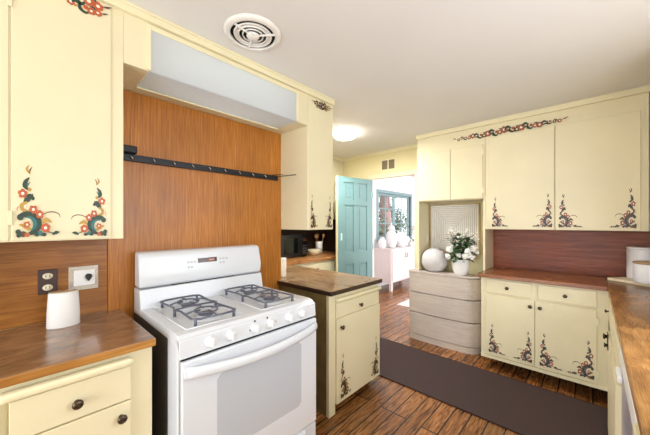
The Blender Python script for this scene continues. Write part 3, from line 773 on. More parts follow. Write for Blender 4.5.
# burners and grates
for (bx_, by_) in ((-1.65, 0.655), (-1.43, 0.655), (-1.65, 1.045), (-1.43, 1.045)):
    bm = NB(); lathe(bm, [(0.075, 0.9272), (0.07, 0.930), (0.045, 0.929), (0.042, 0.938), (0.03, 0.94), (0, 0.94)], 28, (bx_, by_, 0)); b = obj('burner', bm, M['rangewhite'], t)
    bm = NB(); lathe(bm, [(0.036, 0.9405), (0.037, 0.946), (0.030, 0.951), (0, 0.952)], 28, (bx_, by_, 0)); obj('burner_cap', bm, M['iron'], b, label='dark grey burner cap')
for gy in (0.655, 1.040):
    bm = NB(); zt = 0.961; x0, x1, y0, y1 = -1.775, -1.315, gy-.108, gy+.108
    per = [(x0, y0+.03), (x0+.02, y0), (-1.59, y0+.012), (-1.545, y0-.002), (-1.50, y0+.012), (x1-.02, y0), (x1, y0+.03), (x1+.004, gy), (x1, y1-.03), (x1-.02, y1), (-1.50, y1-.012), (-1.545, y1+.002), (-1.59, y1-.012), (x0+.02, y1), (x0, y1-.03), (x0-.004, gy)]
    tube(bm, [(a, b, zt) for a, b in per], 0.0052, 8, closed=True)
    tube(bm, [(-1.545, y0, zt), (-1.545, gy, zt+.004), (-1.545, y1, zt)], 0.0046, 8)
    for bxx in (-1.65, -1.43):
        for (ex, ey) in ((bxx, y0+.006), (bxx, y1-.006), (x0 if bxx < -1.54 else x1, gy), (-1.545, gy)):
            dx, dy = bxx-ex, gy-ey; L_ = math.hypot(dx, dy); s = (L_-0.028)/L_
            tube(bm, [(ex, ey, zt), (ex+dx*s*.5, ey+dy*s*.5, zt+.008), (ex+dx*s, ey+dy*s, zt+.006)], 0.0046, 8)
        ring = [(bxx+.055*math.cos(2*PI*k/20), gy+.055*math.sin(2*PI*k/20), zt+.003) for k in range(20)]
        tube(bm, ring, 0.0045, 6, closed=True)
    for (a, b) in ((x0+.012, y0+.012), (x1-.012, y0+.012), (x0+.012, y1-.012), (x1-.012, y1-.012), (-1.545, y0), (-1.545, y1)):
        tube(bm, [(a, b, 0.9275), (a, b, zt+.004)], 0.0075, 8)
    obj('grate', bm, M['iron'], t, label='dark blue-grey cast iron grate')

# ------------------------------------------------------------------ wall fittings, left
t = thing('electrical_outlet', 'dark brown double outlet plate above the left counter', 'outlet', (-1.967, .108, 1.11))
obj('cover_plate', bx(-1.9675, -1.962, 0.073, 0.143, 1.05, 1.172, 0.003), M['plate_brown'], t)
for z in (1.083, 1.139):
    bm = NB(); lathe(bm, [(0.019, 0), (0.019, 0.003), (0, 0.0035)], 18, (-1.962, .108, z), rot=Vector((0, 0, 1)).rotation_difference(Vector((1, 0, 0))).to_matrix().to_4x4(), sx=0.8)
    r_ = obj('receptacle', bm, M['ivory'], t, label='ivory socket')
    bm = NB()
    for dy in (-.007, .007): box(bm, -1.9588, -1.958, .108+dy-.0012, .108+dy+.0012, z-.005, z+.006)
    obj('slot', bm, M['blackplastic'], r_)
t = thing('wall_timer', 'chrome wall plate with white dial and black pointer right of the outlet', 'wall switch', (-1.967, .245, 1.11))
obj('cover_plate', bx(-1.9675, -1.962, 0.184, 0.306, 1.048, 1.175, 0.003), M['chrome'], t)
bm = NB(); box(bm, -1.962, -1.955, 0.205, 0.292, 1.072, 1.155, 0.006); obj('dial_face', bm, M['whiteplastic'], t, label='white dial face')
bm = NB(); prism(bm, [(0.262, 1.094), (0.272, 1.106), (0.279, 1.12), (0.272, 1.132), (0.258, 1.134), (0.249, 1.124), (0.251, 1.11)], -1.955, -1.940, 0, 'X', 0.002); obj('pointer_knob', bm, M['blackplastic'], t, label='black pointer knob')

# white oval device on left counter
t = thing('router', 'white tapered oval device with a beige top on the left counter', 'router', (-1.83, 0.155, 0.914))
bm = NB(); lathe(bm, [(0.058, 0.9145), (0.060, 0.920), (0.0585, 0.99), (0.054, 1.070), (0.0525, 1.078), (0.050, 1.074)], 36, (-1.83, 0.155, 0), sx=0.68, sy=1.0)
obj('body', bm, M['whiteplastic'], t)
bm = NB(); lathe(bm, [(0.0515, 1.074), (0.050, 1.079), (0, 1.080)], 36, (-1.83, 0.155, 0), sx=0.68, sy=1.0); obj('top', bm, M['beigetop'], t, label='beige top')

# rack on the panelling
t = thing('utensil_rack', 'long black metal utensil rail on the wood panel above the range', 'rack', (-1.955, 0.96, 1.775))
bm = NB(); box(bm, -1.9655, -1.948, 0.36, 1.512, 1.757, 1.797, 0.003); obj('rail', bm, M['blacksatin'], t)
bm = NB(); box(bm, -1.9655, -1.915, 0.36, 0.478, 1.798, 1.84, 0.006); obj('end_block', bm, M['blacksatin'], t)
for i in range(9):
    y = 0.45+i*0.115
    bm = NB(); tube(bm, [(-1.948, y, 1.785), (-1.937, y, 1.785), (-1.933, y+.006, 1.775), (-1.936, y+.012, 1.766)], 0.003, 6)
    obj('hook', bm, M['chrome'], t, label='small metal hook')
for (p0, p1) in (((-1.955, 1.46, 1.800), (-1.885, 1.515, 1.802)), ((-1.95, 1.50, 1.79), (-1.765, 1.55, 1.792))):
    bm = NB(); tube(bm, [p0, p1], 0.0032, 6); obj('swing_rod', bm, M['blacksatin'], t)

# ------------------------------------------------------------------ nook items
t = thing('microwave', 'black microwave oven on the nook counter', 'microwave', (-3.2, 2.67, 0.914))
obj('body', bx(-3.37, -3.05, 2.40, 2.885, 0.922, 1.235, 0.006), M['blackplastic'], t)
d = obj('door', bx(-3.0495, -3.03, 2.403, 2.775, 0.926, 1.232, 0.005), M['blackplastic'], t)
obj('door_window', bx(-3.031, -3.028, 2.45, 2.70, 0.975, 1.185, 0.001), M['blackglass'], d)
bm = NB(); tube(bm, [(-3.03, 2.752, 1.00), (-3.012, 2.752, 1.01), (-3.012, 2.752, 1.16), (-3.03, 2.752, 1.17)], 0.006, 8); obj('handle', bm, M['blacksatin'], d)
c = obj('control_panel', bx(-3.0495, -3.032, 2.777, 2.882, 0.926, 1.232, 0.004), M['blackglass'], t)
for r_ in range(4):
    for q in range(3):
        obj('button', bx(-3.0325, -3.030, 2.792+q*.028, 2.812+q*.028, 0.96+r_*.035, 0.98+r_*.035, 0.001), M['rangeside'], c)
obj('display', bx(-3.0325, -3.0305, 2.792, 2.868, 1.14, 1.175, 0.001), M['display'], c)
for (x, y) in ((-3.34, 2.44), (-3.34, 2.85), (-3.08, 2.44), (-3.08, 2.85)):
    bm = NB(); lathe(bm, [(0.012, 0.9142), (0.012, 0.923)], 10, (x, y, 0)); obj('foot', bm, M['blackplastic'], t)
bm = NB(); lathe(bm, [(0.06, 0.9145), (0.085, 0.93), (0.10, 0.965), (0.102, 1.0), (0.097, 1.0), (0.09, 0.965), (0.06, 0.93), (0, 0.925)], 28, (-3.10, 3.10, 0))
tag(obj('bowl', bm, M['bowlwood'], origin=(-3.10, 3.10, .9145)), 'beige bowl on the nook counter beside the microwave', 'bowl')
bm = NB(); lathe(bm, [(0.05, 0.9145), (0.054, 0.918), (0.056, 1.09), (0.058, 1.10), (0.052, 1.10), (0.05, 0.93), (0, 0.925)], 24, (-3.21, 3.31, 0))
tag(obj('utensil_crock', bm, M['potwhite'], origin=(-3.21, 3.31, .9145)), 'white crock of wooden spoons behind the beige bowl', 'crock')
for i, (dy, hy, hx, lab) in enumerate(((-.025, -.075, .012, 'wooden spoon leaning left in the white crock'), (0.004, -.012, -.02, 'wooden spoon standing upright in the white crock'), (.027, .085, .012, 'wooden spoon leaning right in the white crock'))):
    bm = NB(); b0 = Vector((-3.21, 3.31+dy*.4, 0.935)); b1 = Vector((-3.21+hx, 3.31+hy, 1.165))
    tube(bm, [b0, b1], 0.0046, 8)
    sph(bm, b1+(b1-b0).normalized()*.028, 0.030, 0.35, 0.85, 1.15)
    tag(obj('wooden_spoon', bm, M['spoonwood'], origin=b0, smooth=True), lab, 'spoon', 'spoons in the white crock')
bm = NB(); lathe(bm, [(0.024, 0.9145), (0.025, 0.917), (0.025, 1.08), (0.023, 1.084), (0, 1.084)], 20, (-2.055, 1.655, 0))
tag(obj('white_roll', bm, M['potwhite'], origin=(-2.055, 1.655, .9145)), 'slim white cylinder on the peninsula beside the wood panel', 'white_roll')  # a plain white cylindrical roll standing upright

# ------------------------------------------------------------------ teal door (open into the room)
hx, hy = DX0+.004, YF-0.02; ex, ey = -2.567, 3.0
rz = math.atan2(ey-hy, ex-hx); W_ = math.hypot(ex-hx, ey-hy)
dt = thing('door_1', 'open teal six-panel door at the doorway', 'door', (hx, hy, 0), rz, kind='structure')
# local: x along leaf from hinge, y across; face seen from the room is +y side
bm = NB(); H_ = 2.045; th = 0.022
sx_ = [0, .115, W_/2-.045, W_/2+.045, W_-.115, W_]
rows = [(0.22, 0.825), (0.993, 1.652), (1.728, 1.972)]
for i in (0, 2, 4): box(bm, sx_[i], sx_[i+1], -th, th, 0.01, H_, 0.001)
zz = [0.01]+[q for r_ in rows for q in r_]+[H_]
for k in range(0, len(zz), 2):
    for i in (1, 3): box(bm, sx_[i], sx_[i+1], -th, th, zz[k], zz[k+1], 0.001)
for (z0, z1) in rows:
    for i in (1, 3):
        box(bm, sx_[i]-.001, sx_[i+1]+.001, -th+.013, th-.013, z0-.001, z1+.001)
        box(bm, sx_[i]+.035, sx_[i+1]-.035, -th+.008, th-.008, z0+.035, z1-.035, 0.005)
obj('leaf', bm, M['teal'], dt, local=True)
bm = NB(); box(bm, W_+.0005, W_+.004, -th, th, 0.01, H_, 0.001); obj('edge_strip', bm, M['cream_edge'], dt, local=True, label='cream painted leading edge')
for z in (0.25, 1.05, 1.82):
    bm = NB(); tube(bm, [(-0.004, th+.004, z-.045), (-0.004, th+.004, z+.045)], 0.006, 8); box(bm, 0.0, 0.03, th+.0005, th+.003, z-.045, z+.045, 0.001)
    obj('hinge', bm, M['teal_dark'], dt, local=True)
bm = NB(); box(bm, W_-.075, W_-.045, th, th+.004, 1.16, 1.26, 0.0015)
obj('lock_plate', bm, M['teal_light'], dt, local=True, label='pale teal lock plate')

# wall return grille
t = thing('air_grille', 'small wall air grille with two dark slotted halves above the doorway', 'vent', (-2.17, YF, 2.25))
bm = NB(); box(bm, -2.285, -2.055, YF-.008, YF-.0005, 2.165, 2.325, 0.002); obj('frame', bm, M['cream_edge'], t)
for (a, b) in ((-2.272, -2.180), (-2.160, -2.068)):
    bm = NB(); box(bm, a, b, YF-.010, YF-.0085, 2.18, 2.31)
    g_ = obj('slot_panel', bm, M['grille'], t, label='dark brown slotted insert')
    bm = NB()
    for k in range(8): box(bm, a+.006, b-.006, YF-.013, YF-.0102, 2.188+k*.0148, 2.192+k*.0148)
    obj('louvre', bm, M['twig'], g_)

# ------------------------------------------------------------------ ceiling fittings
t = thing('ceiling_vent', 'round white ceiling vent with concentric slots above the range', 'vent', (-1.385, 0.90, CZ))
bm = NB(); lathe(bm, [(0.155, CZ-.0005), (0.155, CZ-.006), (0.147, CZ-.014), (0.128, CZ-.018), (0.121, CZ-.016), (0.121, CZ-.004), (0.14, CZ-.001)], 48, (-1.385, 0.90, 0)); obj('rim', bm, M['ventwhite'], t)
bm = NB(); lathe(bm, [(0.121, CZ-.001), (0.121, CZ-.004), (0, CZ-.004)], 40, (-1.385, 0.90, 0)); obj('dark_throat', bm, M['ventgrey'], t, label='dark slots behind the rings')
for r_ in (0.099, 0.076, 0.054):
    bm = NB(); lathe(bm, [(r_+.005, CZ-.010), (r_+.003, CZ-.017), (r_-.002, CZ-.017), (r_-.003, CZ-.011)], 40, (-1.385, 0.90, 0)); obj('ring', bm, M['ventwhite'], t)
bm = NB(); lathe(bm, [(0.036, CZ-.006), (0.035, CZ-.018), (0.028, CZ-.028), (0.01, CZ-.031), (0, CZ-.031)], 28, (-1.385, 0.90, 0)); obj('hub', bm, M['ventwhite'], t)
for k in range(3):
    a = math.radians(38+120*k)
    bm = NB(); box(bm, 0.03, 0.124, -0.0045, 0.0045, -0.020, -0.010, 0.002, mat=Matrix.Translation((-1.385, 0.90, CZ)) @ Matrix.Rotation(a, 4, 'Z')); obj('spoke', bm, M['ventwhite'], t)
bm = NB(); box(bm, -0.004, 0.004, -0.004, 0.004, -0.045, -0.028, 0.002, mat=Matrix.Translation((-1.35, 0.865, CZ))); obj('lever', bm, M['ventwhite'], t)

t = thing('ceiling_lamp', 'round glowing flush ceiling lamp near the doorway', 'ceiling lamp', (-2.12, 2.62, CZ))
bm = NB(); lathe(bm, [(0.139, CZ-.0005), (0.139, CZ-.010), (0.136, CZ-.018)], 40, (-2.12, 2.62, 0)); obj('base', bm, M['ventwhite'], t)
bm = NB(); lathe(bm, [(0.138, CZ-.018), (0.136, CZ-.035), (0.11, CZ-.06), (0.06, CZ-.072), (0, CZ-.075)], 40, (-2.12, 2.62, 0)); obj('shade', bm, M['lampglow'], t, label='glowing white shade')

# ------------------------------------------------------------------ dresser and things on it
DXa, DXb, DYf, DYb = -1.535, -0.858, 3.285, 3.672
def dplan(e=0.0, xl=-1.664, xr=-0.872):
    """plan outline of the rounded-front chest, grown by e"""
    pts = [(xl-e, 3.325), ]
    fy = 3.285-e
    pts = [(xl-e, 3.328)]
    for k in range(5):
        q = PI+PI/2*k/4; pts.append((xl-e+.045+.045*math.cos(q), fy+.045+.045*math.sin(q)))
    for k in range(1, 8):
        s = k/8; pts.append((xl+.045+(xr-.13-xl-.045)*s, fy-0.012*math.sin(PI*s)))
    for k in range(9):
        q = -PI/2+PI/2*k/8; pts.append((xr+e-.13+.13*math.cos(q), fy+.13+.13*math.sin(q)))
    return pts
def chest_slab(z0, z1, e, r=0.003):
    f = dplan(e)
    front = [p for p in f]
    poly = front+[(-0.862+e, 3.500), (-0.862+e, 3.52), (-1.640-e, 3.52)]
    # clean duplicates
    out = []
    for p in poly:
        if not out or (abs(p[0]-out[-1][0])+abs(p[1]-out[-1][1])) > 1e-4: out.append(p)
    bm = NB(); prism(bm, out, z0, z1, 0, 'Z', r)
    return bm
t = thing('dresser', 'pale greige three-drawer dresser with rounded front corners', 'dresser', (-1.25, 3.45, 0))
bm = chest_slab(0.0, 0.066, -0.004)
obj('plinth', bm, M['dresser'], t)
bm = chest_slab(0.066, 0.803, -0.028); obj('body', bm, M['dresser'], t)
for (z0, z1) in ((0.072, 0.323), (0.334, 0.566), (0.577, 0.800)):
    obj('drawer', chest_slab(z0, z1, 0.0, 0.007), M['dresser'], t)
bm = chest_slab(0.804, 0.824, 0.003, 0.005); obj('top', bm, M['dresser'], t)

t = thing('framed_relief', 'square light wood frame holding a white ribbed relief above the dresser', 'wall art', (-1.25, 3.66, 1.03))
fx0, fx1, fz0, fz1 = -1.533, -0.955, 1.035, 1.632
bm = NB(); fw = 0.013
for (a, b, c, d) in ((fx0, fx1, fz1-fw, fz1), (fx0, fx1, fz0, fz0+fw), (fx0, fx0+fw, fz0+fw, fz1-fw), (fx1-fw, fx1, fz0+fw, fz1-fw)): box(bm, a, b, 3.628, YF-.001, c, d, 0.002)
obj('frame', bm, M['frame'], t)
fw = 0.016; bm = NB(); box(bm, fx0+fw, fx1-fw, 3.650, YF-.002, fz0+fw, fz1-fw, mi=1)
cx_, cz_ = (fx0+fx1)/2, (fz0+fz1)/2
hw, hh = (fx1-fx0)/2-fw-.004, (fz1-fz0)/2-fw-.004
n = 12
for i in range(n):
    q = 1-i/n; a, b = hw*q, hh*q
    for sg in (-1, 1):
        box(bm, cx_+sg*a-.0055, cx_+sg*a+.0055, 3.637, 3.651, cz_-b, cz_+b, 0.001)
        if a > .012: box(bm, cx_-a+.0055, cx_+a-.0055, 3.637, 3.651, cz_+sg*b-.0055, cz_+sg*b+.0055, 0.001)
obj('relief_panel', bm, [M['canvas'], M['canvas_shade']], t, label='white ribbed relief')

t = thing('light_switch', 'ivory switch plate on the cream side panel left of the framed relief', 'wall switch', (-1.545, 3.58, 1.21))
obj('cover_plate', bx(-1.5445, -1.540, 3.545, 3.615, 1.15, 1.265, 0.002), M['ivory'], t)
obj('toggle', bx(-1.540, -1.530, 3.574, 3.586, 1.195, 1.22, 0.002), M['ivory'], t)

bm = NB(); VX, VY = -1.395, 3.425; DZ_ = 0.023
lathe(bm, [(0.055, 0.8015), (0.075, 0.805), (0.115, 0.835), (0.140, 0.885), (0.145, 0.935), (0.134, 0.99), (0.105, 1.035), (0.07, 1.058), (0.052, 1.062), (0.050, 1.072), (0.055, 1.076), (0.046, 1.076), (0.044, 1.05), (0, 1.04)], 40, (VX, VY, 0))
rv = tag(obj('round_vase', bm, M['ceramic'], origin=(VX, VY, .8015)), 'large round matte white vase on the left of the dresser', 'vase'); rv.location.z += DZ_

PX, PY = -1.085, 3.40; pot_root = None
t = thing('potted_flowers', 'white potted plant with white blooms on the right of the dresser', 'potted plant', (PX, PY, 0.8015))
bm = NB(); lathe(bm, [(0.062, 0.8015), (0.068, 0.806), (0.084, 0.86), (0.092, 0.92), (0.092, 0.955), (0.097, 0.965), (0.094, 0.972), (0.086, 0.968), (0.084, 0.94), (0, 0.935)], 28, (PX, PY, 0)); obj('pot', bm, M['potwhite'], t)
rnd = random.Random(4)
def leafquad(bm, p, d, up, L_, w):
    d = d.normalized(); s = d.cross(up).normalized(); nrm = s.cross(d)
    a = p; b = p+d*L_*.45+s*w+nrm*L_*.08; c_ = p+d*L_+nrm*-.1*L_; e = p+d*L_*.45-s*w+nrm*L_*.08; m_ = p+d*L_*.5
    va, vb, vc, ve, vm = [bm.verts.new(q) for q in (a, b, c_, e, m_)]
    for tri in ((va, vb, vm), (vb, vc, vm), (vc, ve, vm), (ve, va, vm)): bm.faces.new(tri)
bm = NB()
for i in range(150):
    a = rnd.uniform(0, 2*PI); rr = rnd.uniform(0, .11); z = rnd.uniform(.96, 1.22)
    p = Vector((PX+rr*math.cos(a), PY+rr*math.sin(a)*.8, z))
    d = Vector((math.cos(a), math.sin(a)*.8, rnd.uniform(-.5, .9)))
    leafquad(bm, p, d, Vector((0, 0, 1)), rnd.uniform(.06, .10), rnd.uniform(.022, .036))
obj('foliage', bm, M['leaf'], t)
bm = NB()
blooms = []
for (u, v, w) in ((-.085, 1.08, .05), (-.11, 1.00, .04), (-.03, 1.13, .03), (.10, 1.07, .05), (.14, 1.10, .045), (.07, 1.015, .05), (.125, 1.01, .04), (.00, 1.02, .035), (.17, 1.06, .03), (-.02, 1.22, .025), (.11, 1.20, .03), (.06, 1.27, .02), (.16, 1.24, .02), (-.07, 1.20, .02), (.02, 1.17, .025)):
    w *= 0.92; blooms.append((Vector((PX+u*1.02, PY-.06*(1 if w > .03 else 0)+rnd.uniform(-.03, .02), v)), w))
for p, w in blooms:
    tube(bm, [(PX, PY, .95), ((PX+p.x)/2, (PY+p.y)/2, (p.z+.97)/2+.02), p], 0.0022, 5)
for k in range(34):
    a = rnd.uniform(0, 2*PI); p = Vector((PX-.01+.17*math.cos(a)*rnd.uniform(.5, 1.2), PY+.06*math.sin(a), rnd.uniform(1.18, 1.31)))
    tube(bm, [(PX, PY, 1.0), ((PX*1.2+p.x)/2.2, (PY+p.y)/2, 1.12), p], 0.0014, 4)
    blooms.append((p, 0.011))
obj('stems', bm, M['twig'], t)
for p, w in blooms:
    bm = NB()
    np_ = 9 if w > .02 else 4
    for k in range(np_):
        d = Vector((rnd.gauss(0, 1), rnd.gauss(-.3, 1), rnd.gauss(.1, 1))).normalized()
        sph(bm, p+d*w*.5, w*.52, 1, 1, .85, 8, 6)
    obj('flower', bm, M['petal'], t, label='white bloom')

t.location.z += DZ_

# ------------------------------------------------------------------ right counter things
b = thing('serving_board', 'cream board set diagonally in the corner of the right counter', 'board', (0.088, 3.445, 0.9145), math.radians(-38))
bm = NB(); box(bm, 0, 0.46, 0, 0.28, 0, 0.021, 0.004); obj('board', bm, M['board'], b, local=True)
def canister(x, y, r, h, label, lid):
    t = thing('canister', label, 'canister', (x, y, 0.936))
    z = 0.936; bm = NB(); lathe(bm, [(r*.94, z), (r*.98, z+.004), (r, z+.02), (r, z+h-.02), (r*.97, z+h-.014)], 36, (x, y, 0)); obj('body', bm, M['canister'], t)
    bm = NB(); lathe(bm, [(r*.98, z+h-.0138), (r*1.01, z+h-.010), (r*1.01, z+h), (r*.9, z+h+.004), (0, z+h+.004)], 36, (x, y, 0)); obj('lid', bm, lid, t)
canister(0.300, 3.545, 0.092, 0.262, 'tall white canister at the back of the corner board', M['canister'])
canister(0.330, 3.340, 0.100, 0.160, 'low white canister with wooden lid in front of the tall one', M['lidwood'])

# ------------------------------------------------------------------ rugs
bm = NB(); box(bm, -2.15, 0.085, 2.275, 3.020, 0.001, 0.010, 0.003)
t = thing('runner_rug', 'long plum brown runner rug on the wood floor', 'rug', (-1, 2.65, 0))
obj('pile', bm, M['rug'], t)
bm = NB(); box(bm, -2.15, 0.085, 2.268, 2.2745, 0.001, 0.0105, 0.002); box(bm, -2.15, 0.085, 3.0205, 3.027, 0.001, 0.0105, 0.002); obj('binding', bm, M['rugedge'], t)
tag(obj('rug', bx(-2.46, -1.0, 4.44, 6.2, 0.001, 0.010, 0.003), M['rugwhite']), 'white rug on the floor of the room beyond the doorway', 'rug')

# ------------------------------------------------------------------ room beyond
XO = -3.45
WYa, WYb, WZa, WZb = 5.42, 6.93, 1.05, 2.07
bm = NB(); box(bm, XO-.1, XO, YF+.041, WYa, 0, 2.6); box(bm, XO-.1, XO, WYb, 8.6, 0, 2.6); box(bm, XO-.1, XO, WYa, WYb, 0, WZa); box(bm, XO-.1, XO, WYa, WYb, WZb, 2.6)
struct('wall_beyond_left', bm, M['white_wall'])
struct('wall_beyond_end', bx(XO-.1, 2.2, 8.6, 8.7, 0, 2.6), M['white_wall'])
struct('wall_beyond_near', bx(XO, 2.2, YF+.042, YF+.052, DZ, 2.6), M['white_wall'])
bm = NB(); box(bm, DX1+.0, 2.2, YF+.042, YF+.052, 0, DZ); box(bm, XO, DX0, YF+.042, YF+.052, 0, DZ); struct('trim_10', bm, M['white_wall'], label='white back of the kitchen wall', cat='wall')
struct('ceiling_beyond', bx(XO-.1, 2.2, YF+.054, 8.7, 2.6, 2.7), M['white_wall'])
bm = NB(); fw = 0.07
for (a, b, c, d) in ((WYa-fw, WYb+fw, WZa-fw, WZa), (WYa-fw, WYb+fw, WZb, WZb+fw), (WYa-fw, WYa, WZa, WZb), (WYb, WYb+fw, WZa, WZb)): box(bm, XO-.03, XO+.02, a, b, c, d, 0.004)
w2 = struct('window_2', bm, M['teal_dark'])
bm = NB(); ym = (WYa+WYb)/2
for (a, b, c, d) in ((WYa, WYb, WZa, WZa+.05), (WYa, WYb, WZb-.05, WZb), (WYa, WYa+.05, WZa+.05, WZb-.05), (WYb-.05, WYb, WZa+.05, WZb-.05), (ym-.04, ym+.04, WZa+.05, WZb-.05)): box(bm, XO-.07, XO-.035, a, b, c, d, 0.003)
for yy in (WYa+(ym-WYa)/2, ym+(WYb-ym)/2): box(bm, XO-.062, XO-.045, yy-.012, yy+.012, WZa+.05, WZb-.05)
for k in (1, 2): 
    z = WZa+(WZb-WZa)*k/3; box(bm, XO-.0615, XO-.0455, WYa+.05, WYb-.05, z-.012, z+.012)
obj('sash', bm, M['teal_dark'], w2)
obj('pane', bx(XO-.056, XO-.052, WYa+.05, WYb-.05, WZa+.05, WZb-.05), M['pane'], w2)

t = thing('sideboard', 'pinkish white two-door sideboard against the wall beyond the doorway', 'sideboard', (-3.2, 5.8, 0))
SX0, SX1, SY0, SY1 = XO+.005, -2.99, 5.19, 6.40
bm = NB(); box(bm, SX0, SX1-.02, SY0+.01, SY1-.01, 0.17, 0.84, 0.003); obj('body', bm, M['sideboard'], t)
obj('top', bx(SX0, SX1+.012, SY0-.01, SY1+.01, 0.841, 0.866, 0.004), M['sideboard'], t)
for (x, y) in ((SX0+.03, SY0+.04), (SX1-.03, SY0+.03), (SX0+.03, SY1-.04), (SX1-.03, SY1-.03)):
    obj('leg', bx(x-.028, x+.028, y-.028, y+.028, 0.0, 0.1695, 0.003), M['sideboard'], t)
for (a, b, hk) in ((SY0+.04, 5.785, 5.755), (5.795, SY1-.04, 5.825)):
    bm = NB(); box(bm, SX1-.0195, SX1-.004, a, b, 0.21, 0.82, 0.002)
    for (q, w, e, r_) in ((a, b, .21, .25), (a, b, .78, .82), (a, a+.05, .25, .78), (b-.05, b, .25, .78)): box(bm, SX1-.004, SX1+.004, q, w, e, r_, 0.002)
    d = obj('door', bm, M['sideboard'], t)
    bm = NB(); tube(bm, [(SX1+.004, hk, 0.66), (SX1+.026, hk, 0.665), (SX1+.026, hk, 0.745), (SX1+.004, hk, 0.75)], 0.006, 8); obj('handle', bm, M['bronze'], d, label='dark metal pull')

def jar(x, y, prof, name, label, cat):
    bm = NB(); lathe(bm, [(r, z+.8665) for r, z in prof], 28, (x, y, 0)); tag(obj(name, bm, M['potwhite'], origin=(x, y, .8665)), label, cat)
jar(-3.20, 5.55, [(.07, 0), (.09, .02), (.12, .12), (.125, .22), (.10, .32), (.06, .36), (.055, .38), (.075, .40), (.07, .44), (.03, .48), (.015, .49), (.02, .52), (0, .54)], 'ginger_jar', 'tall lidded white jar on the sideboard beyond the doorway', 'jar')
jar(-3.20, 5.95, [(.09, 0), (.10, .02), (.17, .08), (.20, .16), (.20, .20), (.19, .22), (.10, .27), (.03, .29), (.03, .31), (0, .33)], 'tureen', 'wide lidded white tureen on the sideboard right of the tall jar', 'tureen')
jar(-3.28, 5.31, [(.05, 0), (.06, .01), (.085, .08), (.085, .14), (.05, .2), (.04, .22), (.045, .23), (.035, .23), (0, .2)], 'vase', 'small white vase at the left end of the sideboard', 'vase')
t = thing('potted_plant', 'leafy sprigs in a small white pot at the right of the sideboard', 'potted plant', (-3.12, 6.30, .8665))
bm = NB(); lathe(bm, [(.05, .8665), (.065, .96), (.06, .96), (0, .94)], 20, (-3.12, 6.30, 0)); obj('pot', bm, M['potwhite'], t)
bm = NB()
for i in range(90):
    a = rnd.uniform(0, 2*PI); rr = rnd.uniform(0, .08); z = rnd.uniform(.95, 1.33)
    leafquad(bm, Vector((-3.12+rr*math.cos(a), 6.30+rr*math.sin(a), z)), Vector((math.cos(a), math.sin(a), rnd.uniform(-.2, .8))), Vector((0, 0, 1)), .07, .018)
obj('foliage', bm, M['leaf2'], t)

# outside the far window
struct('ground', bx(-22, -3.7, -4, 20, -0.4, -0.2), M['ground'])
def tree(x, y, h, r, label, leafm, nl, seed, trunk=.16):
    rn = random.Random(seed)
    t = thing('tree', label, 'tree', (x, y, -0.2))
    bm = NB(); tube(bm, [(x, y, -0.2), (x+.05, y+.03, h*.4), (x-.04, y-.05, h)], trunk, 10, r2=trunk*.6)
    for k in range(4):
        a = rn.uniform(0, 2*PI); z = h*rn.uniform(.45, .8); tube(bm, [(x, y, z), (x+r*.4*math.cos(a), y+r*.4*math.sin(a), z+.5)], trunk*.3, 6, r2=.02)
    obj('trunk', bm, M['bark'], t, label='pinkish brown trunk')
    bm = NB()
    for i in range(nl):
        d = Vector((rn.gauss(0, 1), rn.gauss(0, 1), rn.gauss(0, 1))).normalized()*r*rn.uniform(.35, 1)
        p = Vector((x, y, h))+Vector((d.x, d.y, d.z*.9))
        leafquad(bm, p, Vector((rn.gauss(0, 1), rn.gauss(0, 1), rn.gauss(0, 1))), Vector((.3, .2, 1)), rn.uniform(.12, .26), rn.uniform(.04, .09))
    obj('foliage', bm, leafm, t)
tree(-6.4, 9.0, 3.6, 1.2, 'tree with a pinkish trunk outside the teal window, nearest the glass', M['tree1'], 900, 1, .34)
tree(-7.4, 12.2, 3.6, 1.3, 'tree with a slimmer trunk outside the teal window, to the right', M['tree1'], 900, 2, .36)
tree(-5.9, 7.5, 1.4, 1.25, 'low bushy dark tree outside the left side of the teal window', M['tree2'], 1300, 3, .07)
tree(-9.6, 16.6, 1.5, 1.3, 'low bushy dark tree outside the right side of the teal window', M['tree2'], 1300, 4, .07)
tree(-12.5, 12.5, 2.4, 2.8, 'broad dark tree farthest from the teal window', M['tree2'], 3200, 5, .2)

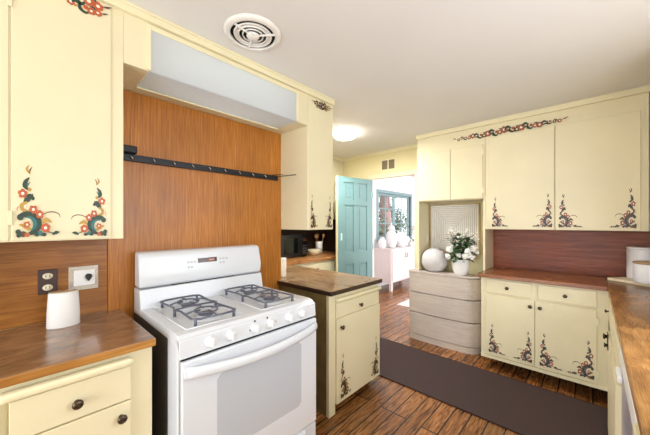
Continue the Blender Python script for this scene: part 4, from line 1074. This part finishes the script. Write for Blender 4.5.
# ------------------------------------------------------------------ light
w = bpy.data.worlds.new('World'); bpy.context.scene.world = w; w.use_nodes = True
bg = w.node_tree.nodes['Background']; bg.inputs[0].default_value = (0.89, 0.94, 1.0, 1); bg.inputs[1].default_value = 1.5

def area(name, loc, rot, sx, sy, e, col=(1, 1, 1)):
    l = bpy.data.lights.new(name, 'AREA'); l.shape = 'RECTANGLE'; l.size = sx; l.size_y = sy; l.energy = e; l.color = col
    o = bpy.data.objects.new(name, l); C.objects.link(o); o.location = loc; o.rotation_euler = rot; return o
# daylight at the window over the right counter; fill lamp added behind the camera
area('window_daylight', (XR+.14, (WY0+WY1)/2, (WZ0+WZ1)/2), (0, math.radians(90), 0), WZ1-WZ0, WY1-WY0, 20, (0.89, 0.94, 1.0))
area('opening_fill', (-0.65, -2.3, 1.2), (math.radians(90), 0, 0), 1.9, 2.0, 44, (0.91, 0.95, 1.0))
sl = bpy.data.lights.new('sun', 'SUN'); sl.energy = 3.5; sl.angle = 0.02; so = bpy.data.objects.new('sun', sl); C.objects.link(so); so.location = (4, 4, 9); so.rotation_euler = (math.radians(-12), math.radians(42), 0)
# the ceiling lamp
l = bpy.data.lights.new('ceiling_lamp_light', 'AREA'); l.shape = 'DISK'; l.size = 0.26; l.energy = 22; l.color = (1.0, 0.99, 0.98)
o = bpy.data.objects.new('ceiling_lamp_light', l); C.objects.link(o); o.location = (-2.12, 2.62, CZ-.08)
# added lamp on the unseen open side, brightening the room beyond
area('beyond_fill', (2.3, 6.3, 1.5), (0, math.radians(90), 0), 2.4, 4.0, 120, (1.0, 0.98, 1.0))

# ------------------------------------------------------------------ camera
cam = bpy.data.cameras.new('camera'); co = bpy.data.objects.new('camera', cam); C.objects.link(co)
f_px = 288.0
cam.sensor_fit = 'HORIZONTAL'; cam.sensor_width = 36; cam.lens = f_px/650*36; cam.shift_y = 5.5/650; cam.clip_start = 0.02
co.location = (0, 0, 1.40); co.rotation_euler = (math.radians(90), 0, math.atan2(593-325, f_px))
sc = bpy.context.scene; sc.camera = co
sc.view_settings.view_transform = 'Standard'; sc.view_settings.look = 'None'; sc.view_settings.gamma = 1; sc.view_settings.use_curve_mapping = False
sc.view_settings.exposure = 0.47
